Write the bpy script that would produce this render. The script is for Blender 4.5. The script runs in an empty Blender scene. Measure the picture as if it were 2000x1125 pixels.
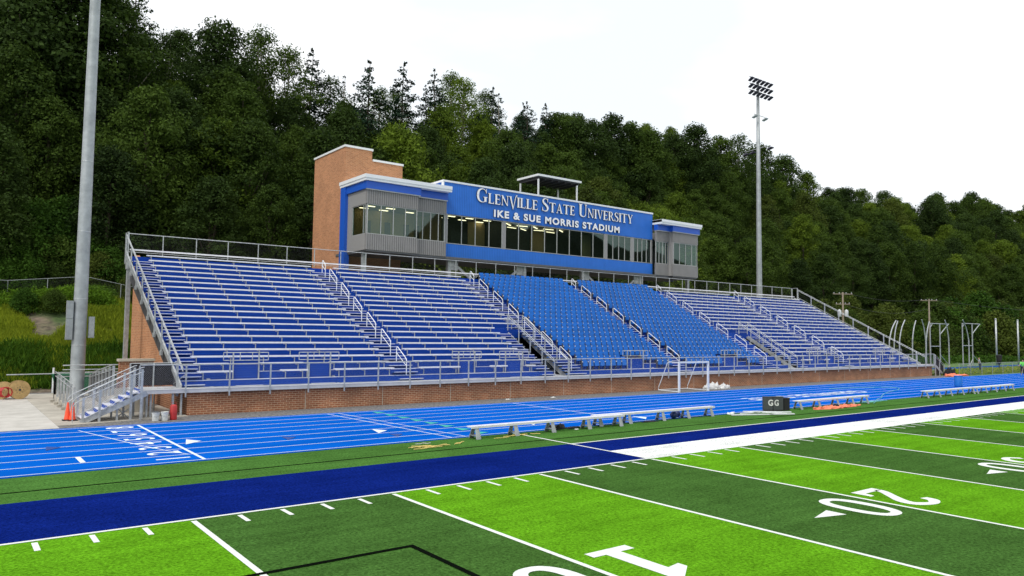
import bpy, math, random
import numpy as np
from mathutils import Vector, Matrix, Euler
random.seed(7)
RNG = np.random.default_rng(11)
SC = bpy.context.scene
COL = SC.collection
R = math.radians

# ------------------------------------------------------------------ camera
cam_d = bpy.data.cameras.new('camera')
cam = bpy.data.objects.new('camera', cam_d); COL.objects.link(cam)
yaw, pitch, roll = 0.6519, 0.0612, 0.0130
fw = Vector((math.sin(yaw)*math.cos(pitch), math.cos(yaw)*math.cos(pitch), math.sin(pitch)))
rt = Vector((math.cos(yaw), -math.sin(yaw), 0)); up = rt.cross(fw)
cr, sr = math.cos(roll), math.sin(roll)
rt2 = rt*cr + up*sr; up2 = up*cr - rt*sr
M = Matrix((rt2, up2, -fw)).transposed().to_4x4()
M.translation = Vector((0.33, -16.2454, 3.9077))
cam.matrix_world = M
cam_d.sensor_width = 36; cam_d.lens = 36*1451.94/2000
cam_d.clip_start = 0.1; cam_d.clip_end = 3000
SC.camera = cam
SC.render.resolution_x = 1024; SC.render.resolution_y = 576
SC.view_settings.view_transform = 'Standard'
SC.view_settings.look = 'None'
SC.view_settings.exposure = 0.27
SC.view_settings.gamma = 1

# ------------------------------------------------------------------ sky and sun
SUN_AZ, SUN_EL = R(246), R(52)      # compass azimuth from +Y towards +X
w = bpy.data.worlds.new("World"); SC.world = w; w.use_nodes = True
nt = w.node_tree; nt.nodes.clear()
def N(nt, t, **k):
    n = nt.nodes.new(t)
    for a, b in k.items(): setattr(n, a, b)
    return n
wo = N(nt, 'ShaderNodeOutputWorld'); bg = N(nt, 'ShaderNodeBackground')
sky = N(nt, 'ShaderNodeTexSky', sky_type='NISHITA'); sky.sun_disc = False
sky.sun_elevation = SUN_EL; sky.sun_rotation = SUN_AZ
tc = N(nt, 'ShaderNodeTexCoord'); no = N(nt, 'ShaderNodeTexNoise'); mp = N(nt, 'ShaderNodeMapping')
mp.inputs['Scale'].default_value = (1, 1, 3)
no.inputs['Scale'].default_value = 2.1; no.inputs['Detail'].default_value = 5
nt.links.new(tc.outputs['Generated'], mp.inputs['Vector']); nt.links.new(mp.outputs[0], no.inputs['Vector'])
cr_ = N(nt, 'ShaderNodeValToRGB')
cr_.color_ramp.elements[0].position = 0.36; cr_.color_ramp.elements[0].color = (0.90, 0.95, 0.98, 1)
cr_.color_ramp.elements[1].position = 0.60; cr_.color_ramp.elements[1].color = (1.12, 1.12, 1.12, 1)
nt.links.new(no.outputs['Fac'], cr_.inputs['Fac'])
sc_ = N(nt, 'ShaderNodeVectorMath', operation='SCALE'); sc_.inputs['Scale'].default_value = 0.10
nt.links.new(sky.outputs['Color'], sc_.inputs[0])
mx = N(nt, 'ShaderNodeMix', data_type='RGBA'); mx.inputs['Factor'].default_value = 0.86
nt.links.new(sc_.outputs[0], mx.inputs['A']); nt.links.new(cr_.outputs['Color'], mx.inputs['B'])
nt.links.new(mx.outputs['Result'], bg.inputs['Color']); bg.inputs['Strength'].default_value = 1.0
nt.links.new(bg.outputs[0], wo.inputs['Surface'])
sd = bpy.data.lights.new('sun', 'SUN'); sd.energy = 1.6; sd.angle = R(14); sd.color = (1, .96, .9)
so = bpy.data.objects.new('sun', sd); COL.objects.link(so)
sdir = Vector((math.sin(SUN_AZ)*math.cos(SUN_EL), math.cos(SUN_AZ)*math.cos(SUN_EL), math.sin(SUN_EL)))
so.rotation_euler = sdir.to_track_quat('Z', 'Y').to_euler(); so.location = (0, 0, 80)

# ------------------------------------------------------------------ materials
MT = {}
def newmat(name):
    m = bpy.data.materials.new(name); m.use_nodes = True
    nt = m.node_tree; b = nt.nodes['Principled BSDF']; MT[name] = m
    return m, nt, b
def S(b, **k):
    for a, v in k.items():
        a = a.replace('_', ' ')
        b.inputs[a].default_value = v
def mat(name, col, rough=.6, metal=0., var=.12, scale=6., bump=0., bscale=40., spec=.5, stretch=None, c2=None):
    """principled with noise-varied colour"""
    m, nt, b = newmat(name)
    S(b, Roughness=rough, Metallic=metal)
    b.inputs['Specular IOR Level'].default_value = spec
    g = N(nt, 'ShaderNodeNewGeometry'); n = N(nt, 'ShaderNodeTexNoise')
    n.inputs['Scale'].default_value = scale; n.inputs['Detail'].default_value = 6; n.inputs['Roughness'].default_value = .65
    src = g.outputs['Position']
    if stretch:
        mpn = N(nt, 'ShaderNodeMapping'); mpn.inputs['Scale'].default_value = stretch
        nt.links.new(src, mpn.inputs['Vector']); src = mpn.outputs[0]
    nt.links.new(src, n.inputs['Vector'])
    r = N(nt, 'ShaderNodeValToRGB')
    a = [max(0, c*(1-var)) for c in col]; bb = [min(1, c*(1+var)) for c in (c2 or col)]
    r.color_ramp.elements[0].position = .3; r.color_ramp.elements[0].color = (*a, 1)
    r.color_ramp.elements[1].position = .7; r.color_ramp.elements[1].color = (*bb, 1)
    nt.links.new(n.outputs['Fac'], r.inputs['Fac']); nt.links.new(r.outputs['Color'], b.inputs['Base Color'])
    if bump:
        n2 = N(nt, 'ShaderNodeTexNoise'); n2.inputs['Scale'].default_value = bscale; n2.inputs['Detail'].default_value = 4
        nt.links.new(g.outputs['Position'], n2.inputs['Vector'])
        bp = N(nt, 'ShaderNodeBump'); bp.inputs['Strength'].default_value = bump; bp.inputs['Distance'].default_value = .02
        nt.links.new(n2.outputs['Fac'], bp.inputs['Height']); nt.links.new(bp.outputs[0], b.inputs['Normal'])
    return m

def turf(name, stripes=None, col=None):
    """synthetic turf: fine blade speckle + broad wear patches. stripes: (colA, colB, width)"""
    m, nt, b = newmat(name); S(b, Roughness=.75); b.inputs['Specular IOR Level'].default_value = 0.
    g = N(nt, 'ShaderNodeNewGeometry'); L = nt.links.new
    if stripes:
        a, c, wd = stripes
        sx = N(nt, 'ShaderNodeSeparateXYZ'); L(g.outputs['Position'], sx.inputs[0])
        dv = N(nt, 'ShaderNodeMath', operation='DIVIDE'); L(sx.outputs['X'], dv.inputs[0]); dv.inputs[1].default_value = wd*2
        fr = N(nt, 'ShaderNodeMath', operation='FRACT'); L(dv.outputs[0], fr.inputs[0])
        gt = N(nt, 'ShaderNodeMath', operation='GREATER_THAN'); L(fr.outputs[0], gt.inputs[0]); gt.inputs[1].default_value = .5
        mxs = N(nt, 'ShaderNodeMix', data_type='RGBA'); L(gt.outputs[0], mxs.inputs['Factor'])
        mxs.inputs['A'].default_value = (*a, 1); mxs.inputs['B'].default_value = (*c, 1); base = mxs.outputs['Result']
    else:
        rg = N(nt, 'ShaderNodeRGB'); rg.outputs[0].default_value = (*col, 1); base = rg.outputs[0]
    n1 = N(nt, 'ShaderNodeTexNoise'); n1.inputs['Scale'].default_value = 16; n1.inputs['Detail'].default_value = 6; n1.inputs['Roughness'].default_value = .85
    n2 = N(nt, 'ShaderNodeTexNoise'); n2.inputs['Scale'].default_value = .55; n2.inputs['Detail'].default_value = 6; n2.inputs['Roughness'].default_value = .7
    for n in (n1, n2): L(g.outputs['Position'], n.inputs['Vector'])
    m1 = N(nt, 'ShaderNodeMapRange'); m1.inputs['From Min'].default_value = .32; m1.inputs['From Max'].default_value = .68; m1.inputs['To Min'].default_value = .25; m1.inputs['To Max'].default_value = 1.75
    m2 = N(nt, 'ShaderNodeMapRange'); m2.inputs['From Min'].default_value = .3; m2.inputs['From Max'].default_value = .7; m2.inputs['To Min'].default_value = .80; m2.inputs['To Max'].default_value = 1.18
    L(n1.outputs['Fac'], m1.inputs['Value']); L(n2.outputs['Fac'], m2.inputs['Value'])
    mp3 = N(nt, 'ShaderNodeMapping'); mp3.inputs['Scale'].default_value = (.12, 2.6, 1); L(g.outputs['Position'], mp3.inputs['Vector'])
    n3 = N(nt, 'ShaderNodeTexNoise'); n3.inputs['Scale'].default_value = 1.; n3.inputs['Detail'].default_value = 5; L(mp3.outputs[0], n3.inputs['Vector'])
    m3 = N(nt, 'ShaderNodeMapRange'); m3.inputs['From Min'].default_value = .3; m3.inputs['From Max'].default_value = .7; m3.inputs['To Min'].default_value = .86; m3.inputs['To Max'].default_value = 1.12; L(n3.outputs['Fac'], m3.inputs['Value'])
    mu0 = N(nt, 'ShaderNodeMath', operation='MULTIPLY'); L(m1.outputs[0], mu0.inputs[0]); L(m2.outputs[0], mu0.inputs[1])
    mu = N(nt, 'ShaderNodeMath', operation='MULTIPLY'); L(mu0.outputs[0], mu.inputs[0]); L(m3.outputs[0], mu.inputs[1])
    vs = N(nt, 'ShaderNodeVectorMath', operation='SCALE'); L(base, vs.inputs[0]); L(mu.outputs[0], vs.inputs['Scale'])
    L(vs.outputs[0], b.inputs['Base Color'])
    bp = N(nt, 'ShaderNodeBump'); bp.inputs['Strength'].default_value = .5; bp.inputs['Distance'].default_value = .02
    L(n1.outputs['Fac'], bp.inputs['Height']); L(bp.outputs[0], b.inputs['Normal'])
    return m

def brickmat(name, c1, c2, mortar, sc=1.0, stain=(.9, 1.1)):
    m, nt, b = newmat(name); S(b, Roughness=.85); L = nt.links.new
    g = N(nt, 'ShaderNodeNewGeometry'); sx = N(nt, 'ShaderNodeSeparateXYZ'); L(g.outputs['Position'], sx.inputs[0])
    ad = N(nt, 'ShaderNodeMath', operation='ADD'); L(sx.outputs['X'], ad.inputs[0]); L(sx.outputs['Y'], ad.inputs[1])
    cb = N(nt, 'ShaderNodeCombineXYZ'); L(ad.outputs[0], cb.inputs['X']); L(sx.outputs['Z'], cb.inputs['Y'])
    br = N(nt, 'ShaderNodeTexBrick'); L(cb.outputs[0], br.inputs['Vector'])
    br.inputs['Scale'].default_value = 1; br.inputs['Brick Width'].default_value = .30*sc; br.inputs['Row Height'].default_value = .10*sc
    br.inputs['Mortar Size'].default_value = .011*sc; br.inputs['Mortar Smooth'].default_value = .2; br.inputs['Bias'].default_value = -.1
    br.inputs['Color1'].default_value = (*c1, 1); br.inputs['Color2'].default_value = (*c2, 1); br.inputs['Mortar'].default_value = (*mortar, 1)
    n = N(nt, 'ShaderNodeTexNoise'); n.inputs['Scale'].default_value = .7; n.inputs['Detail'].default_value = 5; L(g.outputs['Position'], n.inputs['Vector'])
    mr = N(nt, 'ShaderNodeMapRange'); mr.inputs['From Min'].default_value = .3; mr.inputs['From Max'].default_value = .7
    mr.inputs['To Min'].default_value = stain[0]; mr.inputs['To Max'].default_value = stain[1]; L(n.outputs['Fac'], mr.inputs['Value'])
    vs = N(nt, 'ShaderNodeVectorMath', operation='SCALE'); L(br.outputs['Color'], vs.inputs[0]); L(mr.outputs[0], vs.inputs['Scale'])
    L(vs.outputs[0], b.inputs['Base Color'])
    bp = N(nt, 'ShaderNodeBump'); bp.inputs['Strength'].default_value = .4; bp.inputs['Distance'].default_value = .01; bp.invert = True
    L(br.outputs['Fac'], bp.inputs['Height']); L(bp.outputs[0], b.inputs['Normal'])
    return m

def ribbed(name, col, period=.2, axis='S', rough=.45, depth=.6, dark=.75):
    """corrugated panel: vertical ribs along horizontal direction (x+y)"""
    m, nt, b = newmat(name); S(b, Roughness=rough); L = nt.links.new; b.inputs['Specular IOR Level'].default_value = .2
    g = N(nt, 'ShaderNodeNewGeometry'); sx = N(nt, 'ShaderNodeSeparateXYZ'); L(g.outputs['Position'], sx.inputs[0])
    ad = N(nt, 'ShaderNodeMath', operation='ADD')
    if axis == 'S': L(sx.outputs['X'], ad.inputs[0]); L(sx.outputs['Y'], ad.inputs[1])
    else: L(sx.outputs['Z'], ad.inputs[0]); ad.inputs[1].default_value = 0
    dv = N(nt, 'ShaderNodeMath', operation='DIVIDE'); L(ad.outputs[0], dv.inputs[0]); dv.inputs[1].default_value = period
    fr = N(nt, 'ShaderNodeMath', operation='FRACT'); L(dv.outputs[0], fr.inputs[0])
    pp = N(nt, 'ShaderNodeMath', operation='PINGPONG'); L(fr.outputs[0], pp.inputs[0]); pp.inputs[1].default_value = .5
    mr = N(nt, 'ShaderNodeMapRange'); mr.inputs['From Min'].default_value = .12; mr.inputs['From Max'].default_value = .2
    L(pp.outputs[0], mr.inputs['Value'])
    n = N(nt, 'ShaderNodeTexNoise'); n.inputs['Scale'].default_value = 1.3; n.inputs['Detail'].default_value = 6; L(g.outputs['Position'], n.inputs['Vector'])
    m2 = N(nt, 'ShaderNodeMapRange'); m2.inputs['To Min'].default_value = .85; m2.inputs['To Max'].default_value = 1.15; L(n.outputs['Fac'], m2.inputs['Value'])
    m3 = N(nt, 'ShaderNodeMapRange'); m3.inputs['To Min'].default_value = dark; m3.inputs['To Max'].default_value = 1.; L(mr.outputs[0], m3.inputs['Value'])
    mu = N(nt, 'ShaderNodeMath', operation='MULTIPLY'); L(m2.outputs[0], mu.inputs[0]); L(m3.outputs[0], mu.inputs[1])
    rg = N(nt, 'ShaderNodeRGB'); rg.outputs[0].default_value = (*col, 1)
    vs = N(nt, 'ShaderNodeVectorMath', operation='SCALE'); L(rg.outputs[0], vs.inputs[0]); L(mu.outputs[0], vs.inputs['Scale'])
    L(vs.outputs[0], b.inputs['Base Color'])
    bp = N(nt, 'ShaderNodeBump'); bp.inputs['Strength'].default_value = depth; bp.inputs['Distance'].default_value = .03
    L(mr.outputs[0], bp.inputs['Height']); L(bp.outputs[0], b.inputs['Normal'])
    return m

def leafmat(name, dark, light, trans=.3):
    m, nt, b = newmat(name); L = nt.links.new
    S(b, Roughness=.7); b.inputs['Specular IOR Level'].default_value = .08
    g = N(nt, 'ShaderNodeNewGeometry'); oi = N(nt, 'ShaderNodeObjectInfo')
    n = N(nt, 'ShaderNodeTexNoise'); n.inputs['Scale'].default_value = .35; n.inputs['Detail'].default_value = 4; L(g.outputs['Position'], n.inputs['Vector'])
    a = N(nt, 'ShaderNodeMath', operation='MULTIPLY'); L(g.outputs['Random Per Island'], a.inputs[0]); a.inputs[1].default_value = .45
    c = N(nt, 'ShaderNodeMath', operation='MULTIPLY_ADD'); L(n.outputs['Fac'], c.inputs[0]); c.inputs[1].default_value = .7; L(a.outputs[0], c.inputs[2])
    d = N(nt, 'ShaderNodeMath', operation='MULTIPLY_ADD'); L(oi.outputs['Random'], d.inputs[0]); d.inputs[1].default_value = .45; L(c.outputs[0], d.inputs[2])
    e = N(nt, 'ShaderNodeMapRange'); e.inputs['From Min'].default_value = .35; e.inputs['From Max'].default_value = 1.25; L(d.outputs[0], e.inputs['Value'])
    mxl = N(nt, 'ShaderNodeMix', data_type='RGBA'); L(e.outputs[0], mxl.inputs['Factor'])
    mxl.inputs['A'].default_value = (*dark, 1); mxl.inputs['B'].default_value = (*light, 1)
    L(mxl.outputs['Result'], b.inputs['Base Color'])
    t = N(nt, 'ShaderNodeBsdfTranslucent'); L(mxl.outputs['Result'], t.inputs['Color'])
    ms = N(nt, 'ShaderNodeMixShader'); ms.inputs[0].default_value = trans
    out = nt.nodes['Material Output']; L(b.outputs[0], ms.inputs[1]); L(t.outputs[0], ms.inputs[2]); L(ms.outputs[0], out.inputs['Surface'])
    return m

def chainlink(name, col=(.45, .47, .48), cell=.055, wire=.10):
    m, nt, b = newmat(name); L = nt.links.new; S(b, Roughness=.4, Metallic=.6); b.inputs['Base Color'].default_value = (*col, 1)
    g = N(nt, 'ShaderNodeNewGeometry'); sx = N(nt, 'ShaderNodeSeparateXYZ'); L(g.outputs['Position'], sx.inputs[0])
    h = N(nt, 'ShaderNodeMath', operation='ADD'); L(sx.outputs['X'], h.inputs[0]); L(sx.outputs['Y'], h.inputs[1])
    outs = []
    for op in ('ADD', 'SUBTRACT'):
        a = N(nt, 'ShaderNodeMath', operation=op); L(h.outputs[0], a.inputs[0]); L(sx.outputs['Z'], a.inputs[1])
        d = N(nt, 'ShaderNodeMath', operation='DIVIDE'); L(a.outputs[0], d.inputs[0]); d.inputs[1].default_value = cell*1.41
        f = N(nt, 'ShaderNodeMath', operation='FRACT'); L(d.outputs[0], f.inputs[0])
        l = N(nt, 'ShaderNodeMath', operation='LESS_THAN'); L(f.outputs[0], l.inputs[0]); l.inputs[1].default_value = wire
        outs.append(l)
    mxm = N(nt, 'ShaderNodeMath', operation='MAXIMUM'); L(outs[0].outputs[0], mxm.inputs[0]); L(outs[1].outputs[0], mxm.inputs[1])
    tr = N(nt, 'ShaderNodeBsdfTransparent'); ms = N(nt, 'ShaderNodeMixShader')
    L(mxm.outputs[0], ms.inputs[0]); L(tr.outputs[0], ms.inputs[1]); L(b.outputs[0], ms.inputs[2])
    L(ms.outputs[0], nt.nodes['Material Output'].inputs['Surface'])
    return m

def emis(name, col, st):
    m, nt, b = newmat(name); b.inputs['Base Color'].default_value = (*col, 1)
    b.inputs['Emission Color'].default_value = (*col, 1); b.inputs['Emission Strength'].default_value = st
    return m

YD = .9144
turf('turf_field', stripes=((.096, .272, .010), (.047, .114, .023), 5*YD))
turf('turf_green', col=(.058, .148, .030))
turf('turf_blue', col=(.004, .014, .140))
turf('turf_white', col=(.72, .74, .72))
mat('line_white', (.70, .73, .70), .8, var=.16, scale=22, spec=.1, bump=.3, bscale=120)
mat('line_black', (.004, .006, .004), .9, var=.2, spec=0.)
mat('track_blue', (.002, .092, .46), .9, var=.12, scale=.45, bump=.25, bscale=160, c2=(.003, .106, .52), spec=0., stretch=(.25, 1.6, 1))
mat('track_edge', (.002, .06, .30), .8, var=.1, spec=0.)
mat('track_dark', (.006, .05, .26), .7, var=.1)
mat('track_green', (.02, .38, .34), .7, var=.1)
mat('track_paint', (.70, .78, .88), .6, var=.08)
mat('gravel', (.035, .034, .035), .95, var=.6, scale=7, bump=1., bscale=16, c2=(.17, .165, .165))
mat('concrete', (.44, .42, .38), .85, var=.10, scale=.9, bump=.2, bscale=60, c2=(.52, .50, .46))
mat('concrete_old', (.36, .33, .28), .85, var=.18, scale=.8, bump=.2, bscale=60, c2=(.44, .41, .35))
brickmat('brick_front', (.265, .096, .046), (.40, .150, .070), (.58, .40, .25), 1.0, (.72, 1.22))
brickmat('brick_tower', (.36, .145, .062), (.52, .225, .10), (.56, .36, .22), 1.0, (.90, 1.10))
mat('cap_stone', (.50, .45, .36), .8)
mat('aluminium', (.78, .78, .84), .4, metal=.1, var=.10, scale=2.5, bump=.05)
mat('aluminium_deck', (.62, .62, .63), .5, metal=.2, var=.12, scale=1.5)
mat('galvanised', (.40, .42, .43), .45, metal=.45, var=.2, scale=5, c2=(.50, .52, .53))
mat('galv_pole', (.30, .325, .335), .5, metal=.3, var=.14, scale=2.0, c2=(.36, .385, .395))
ribbed('riser_blue', (.001, .050, .36), .11, 'Z', .6, .3, .8)
mat('step_blue', (.03, .13, .46), .5, metal=.1, var=.3, scale=3)
mat('seat_blue', (.004, .122, .48), .5, var=.12, scale=.8, c2=(.005, .138, .54), spec=.3)
mat('dark_steel', (.05, .05, .055), .6, var=.2)
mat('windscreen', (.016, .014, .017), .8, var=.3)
ribbed('facade_blue', (.032, .165, .60), .18, 'S', .4, .35, .84)
mat('fascia_blue', (.012, .095, .50), .4, var=.05)
ribbed('facade_grey', (.25, .243, .237), .19, 'S', .5, .6, .55)
mat('panel_grey', (.27, .265, .26), .5, var=.05)
mat('white_metal', (.76, .78, .80), .45, var=.04)
mat('letter_white', (.88, .88, .90), .4, var=.02)
mat('letter_side', (.012, .014, .045), .5, var=.1)
mat('frame_grey', (.48, .49, .48), .4, metal=.4, var=.05)
mat('interior_wall', (.60, .46, .25), .9, var=.1)
mat('interior_dark', (.06, .07, .075), .8, var=.3)
mat('ceiling_tile', (.25, .25, .24), .9, var=.1)
emis('lamp_panel', (1, .84, .58), 3.6)
mat('soffit', (.10, .105, .11), .7, var=.2)
mat('bark', (.055, .042, .030), .95, var=.3, scale=4, bump=.6)
mat('bark_pale', (.22, .20, .16), .95, var=.3, scale=4)
mat('wood_pole', (.23, .19, .14), .9, var=.25, scale=3, stretch=(6, 6, .6))
mat('wood_reel', (.48, .33, .14), .8, var=.3, scale=5)
mat('wood_dark', (.16, .09, .05), .85, var=.3, scale=5)
mat('red_paint', (.42, .02, .02), .5, var=.15)
mat('orange', (.85, .09, .03), .5, var=.1)
mat('orange_cloth', (.78, .22, .12), .8, var=.15)
mat('rubber', (.02, .02, .02), .7)
mat('green_plastic', (.012, .12, .06), .5, var=.12)
mat('bucket_white', (.62, .64, .62), .5, var=.2, scale=9)
mat('goal_white', (.72, .76, .80), .4, var=.05)
mat('net_white', (.66, .66, .64), .9, var=.25, scale=8)
mat('fixture_dark', (.035, .03, .06), .5, var=.2)
mat('fixture_pale', (.55, .57, .58), .5)
mat('box_grey', (.055, .062, .066), .7, var=.12)
mat('box_black', (.012, .012, .014), .8)
mat('cord_yellow', (.72, .55, .18), .7, var=.2)
mat('hose_green', (.10, .42, .40), .5, var=.1)
mat('ball_blue', (.012, .03, .14), .45, var=.2)
mat('barrel_blue', (.012, .17, .52), .5)
mat('skin', (.45, .26, .18), .6); mat('shirt_green', (.20, .75, .12), .7); mat('shirt_grey', (.30, .32, .36), .8)
mat('trousers', (.02, .022, .035), .85); mat('hair', (.02, .015, .01), .8)
mat('ceramic', (.45, .47, .48), .4)
chainlink('chainlink', (.36, .38, .4), .06, .045); chainlink('chainlink_near', (.7, .72, .74), .07, .085); chainlink('chainlink_far', (.16, .26, .32), .06, .09); chainlink('chainlink_dark', (.12, .12, .12), .06, .03)
leafmat('leaf_dark', (.012, .025, .007), (.056, .098, .017), .28)
leafmat('leaf_mid', (.017, .036, .007), (.084, .138, .019), .32)
leafmat('leaf_light', (.030, .060, .008), (.150, .220, .020), .3)
leafmat('leaf_conifer', (.009, .023, .013), (.028, .060, .028), .12)
leafmat('leaf_olive', (.024, .040, .008), (.10, .135, .020), .28)
leafmat('weed', (.085, .14, .010), (.38, .44, .03), .4)
leafmat('weed_green', (.022, .070, .006), (.13, .24, .016), .35)
leafmat('shrub_leaf', (.016, .046, .006), (.070, .150, .016), .3)
# glass: mostly clear, green tinted, reflecting
m, nt_, b = newmat('glass'); L = nt_.links.new
nt_.nodes.remove(b); tr = N(nt_, 'ShaderNodeBsdfTransparent'); tr.inputs[0].default_value = (.46, .54, .47, 1)
gl = N(nt_, 'ShaderNodeBsdfGlossy'); gl.inputs['Roughness'].default_value = .02; gl.inputs['Color'].default_value = (.62, .86, .78, 1)
fr = N(nt_, 'ShaderNodeFresnel'); fr.inputs[0].default_value = 1.6; mm = N(nt_, 'ShaderNodeMath', operation='MULTIPLY_ADD'); mm.inputs[1].default_value = 1.15; mm.inputs[2].default_value = .03; mm.use_clamp = True
L(fr.outputs[0], mm.inputs[0]); ms = N(nt_, 'ShaderNodeMixShader'); L(mm.outputs[0], ms.inputs[0]); L(tr.outputs[0], ms.inputs[1]); L(gl.outputs[0], ms.inputs[2])
L(ms.outputs[0], nt_.nodes['Material Output'].inputs['Surface'])

# ground material: grass / weeds / dirt by noise
m, nt_, b = newmat('hill_ground'); L = nt_.links.new; S(b, Roughness=.95)
g = N(nt_, 'ShaderNodeNewGeometry'); n1 = N(nt_, 'ShaderNodeTexNoise'); n1.inputs['Scale'].default_value = .22; n1.inputs['Detail'].default_value = 8
n2 = N(nt_, 'ShaderNodeTexNoise'); n2.inputs['Scale'].default_value = 3.; n2.inputs['Detail'].default_value = 8
for n in (n1, n2): L(g.outputs['Position'], n.inputs['Vector'])
r1 = N(nt_, 'ShaderNodeValToRGB'); e = r1.color_ramp.elements
e[0].position = .52; e[0].color = (.15, .115, .082, 1); e[1].position = .66; e[1].color = (.05, .085, .02, 1)
L(n1.outputs['Fac'], r1.inputs['Fac'])
mr = N(nt_, 'ShaderNodeMapRange'); mr.inputs['From Min'].default_value = .3; mr.inputs['From Max'].default_value = .7; mr.inputs['To Min'].default_value = .5; mr.inputs['To Max'].default_value = 1.4; L(n2.outputs['Fac'], mr.inputs['Value'])
vs = N(nt_, 'ShaderNodeVectorMath', operation='SCALE'); L(r1.outputs['Color'], vs.inputs[0]); L(mr.outputs[0], vs.inputs['Scale']); L(vs.outputs[0], b.inputs['Base Color'])
mat('lawn', (.050, .115, .018), .9, var=.35, scale=1.2, bump=.5, c2=(.085, .16, .028))
mat('forest_floor', (.020, .026, .012), .95, var=.4, scale=1)

# ------------------------------------------------------------------ mesh helpers
def wloc(o):
    v = Vector((0, 0, 0))
    while o is not None: v += o.location; o = o.parent
    return v
class MB:
    def __init__(s): s.v = []; s.f = []; s.mi = []; s.cur = 0
    def add(s, vs, fs):
        n = len(s.v); s.v += [tuple(p) for p in vs]; s.f += [tuple(i+n for i in f) for f in fs]; s.mi += [s.cur]*len(fs)
    def box(s, x0, x1, y0, y1, z0, z1):
        s.add([(x0,y0,z0),(x1,y0,z0),(x1,y1,z0),(x0,y1,z0),(x0,y0,z1),(x1,y0,z1),(x1,y1,z1),(x0,y1,z1)],
              [(0,3,2,1),(4,5,6,7),(0,1,5,4),(1,2,6,5),(2,3,7,6),(3,0,4,7)])
    def quad(s, a, b, c, d): s.add([a, b, c, d], [(0, 1, 2, 3)])
    def beam(s, p, q, w, h, upv=(0, 0, 1)):
        p, q = Vector(p), Vector(q); d = (q-p).normalized(); u = Vector(upv)
        r = d.cross(u)
        if r.length < 1e-4: r = d.cross(Vector((0, 1, 0)))
        r.normalize(); u = r.cross(d)
        c = [(-w/2, -h/2), (w/2, -h/2), (w/2, h/2), (-w/2, h/2)]
        s.add([p+r*a+u*b for a, b in c]+[q+r*a+u*b for a, b in c], [(0,1,2,3),(7,6,5,4),(0,4,5,1),(1,5,6,2),(2,6,7,3),(3,7,4,0)])
    def tube(s, pts, r, n=6, r2=None):
        pts = [Vector(p) for p in pts]; k = len(pts); rs = [r + ((r2 if r2 is not None else r)-r)*i/(k-1) for i in range(k)]
        ring = []; ref = None
        for i, p in enumerate(pts):
            d = (pts[min(i+1, k-1)]-pts[max(i-1, 0)]).normalized()
            if ref is None: ref = Vector((0, 0, 1)) if abs(d.z) < .9 else Vector((1, 0, 0))
            a = d.cross(ref).normalized(); b = a.cross(d)
            ring += [p+(a*math.cos(t)+b*math.sin(t))*rs[i] for t in [2*math.pi*j/n for j in range(n)]]
        fs = [(i*n+j, i*n+(j+1) % n, (i+1)*n+(j+1) % n, (i+1)*n+j) for i in range(k-1) for j in range(n)]
        fs += [tuple(range(n-1, -1, -1)), tuple((k-1)*n+j for j in range(n))]
        s.add(ring, fs)
    def lathe(s, prof, cx, cy, z0, n=14):
        ring = [(cx+r*math.cos(2*math.pi*j/n), cy+r*math.sin(2*math.pi*j/n), z0+z) for r, z in prof for j in range(n)]
        k = len(prof)
        fs = [(i*n+j, i*n+(j+1) % n, (i+1)*n+(j+1) % n, (i+1)*n+j) for i in range(k-1) for j in range(n)]
        fs += [tuple(range(n-1, -1, -1)), tuple((k-1)*n+j for j in range(n))]
        s.add(ring, fs)
    def prism(s, poly, fn0, fn1):
        """poly 2D, fn0/fn1 map 2D->3D for front/back"""
        n = len(poly); s.add([fn0(p) for p in poly]+[fn1(p) for p in poly],
              [tuple(range(n)), tuple(range(2*n-1, n-1, -1))]+[(i, (i+1) % n, n+(i+1) % n, n+i)[::-1] for i in range(n)])
    def build(s, name, mats, parent=None, smooth=False, **tags):
        off = wloc(parent) if parent else Vector((0, 0, 0))
        org = Vector((0, 0, 0))
        if parent is None and s.v:
            a = np.array(s.v); org = Vector(((a[:,0].min()+a[:,0].max())/2, (a[:,1].min()+a[:,1].max())/2, a[:,2].min()))
            if tags.get('kind'): org = Vector((0, 0, 0))
        me = bpy.data.meshes.new(name)
        o3 = off+org
        me.from_pydata([(v[0]-o3.x, v[1]-o3.y, v[2]-o3.z) for v in s.v], [], s.f)
        ml = mats if isinstance(mats, (list, tuple)) else [mats]
        for mn in ml: me.materials.append(MT[mn])
        if len(ml) > 1: me.polygons.foreach_set('material_index', s.mi)
        if smooth: me.polygons.foreach_set('use_smooth', [True]*len(me.polygons))
        me.update()
        o = bpy.data.objects.new(name, me); COL.objects.link(o)
        if parent: o.parent = parent
        else: o.location = org
        tag(o, **tags)
        return o
def tag(o, label=None, cat=None, group=None, kind=None):
    if label: o['label'] = label
    if cat: o['category'] = cat
    if group: o['group'] = group
    if kind: o['kind'] = kind
def thing(name, loc, label, cat, group=None):
    o = bpy.data.objects.new(name, None); COL.objects.link(o); o.location = loc; o.empty_display_size = .3
    tag(o, label, cat, group); return o
def cp(o, parent=None, loc=None, rz=None, label=None, scale=None):
    c = o.copy(); COL.objects.link(c)
    if parent: c.parent = parent
    if loc is not None: c.location = loc
    if rz is not None: c.rotation_euler = (0, 0, rz)
    if scale is not None: c.scale = scale
    if label: c['label'] = label
    for ch in o.children: cp(ch, c)
    return c

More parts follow.
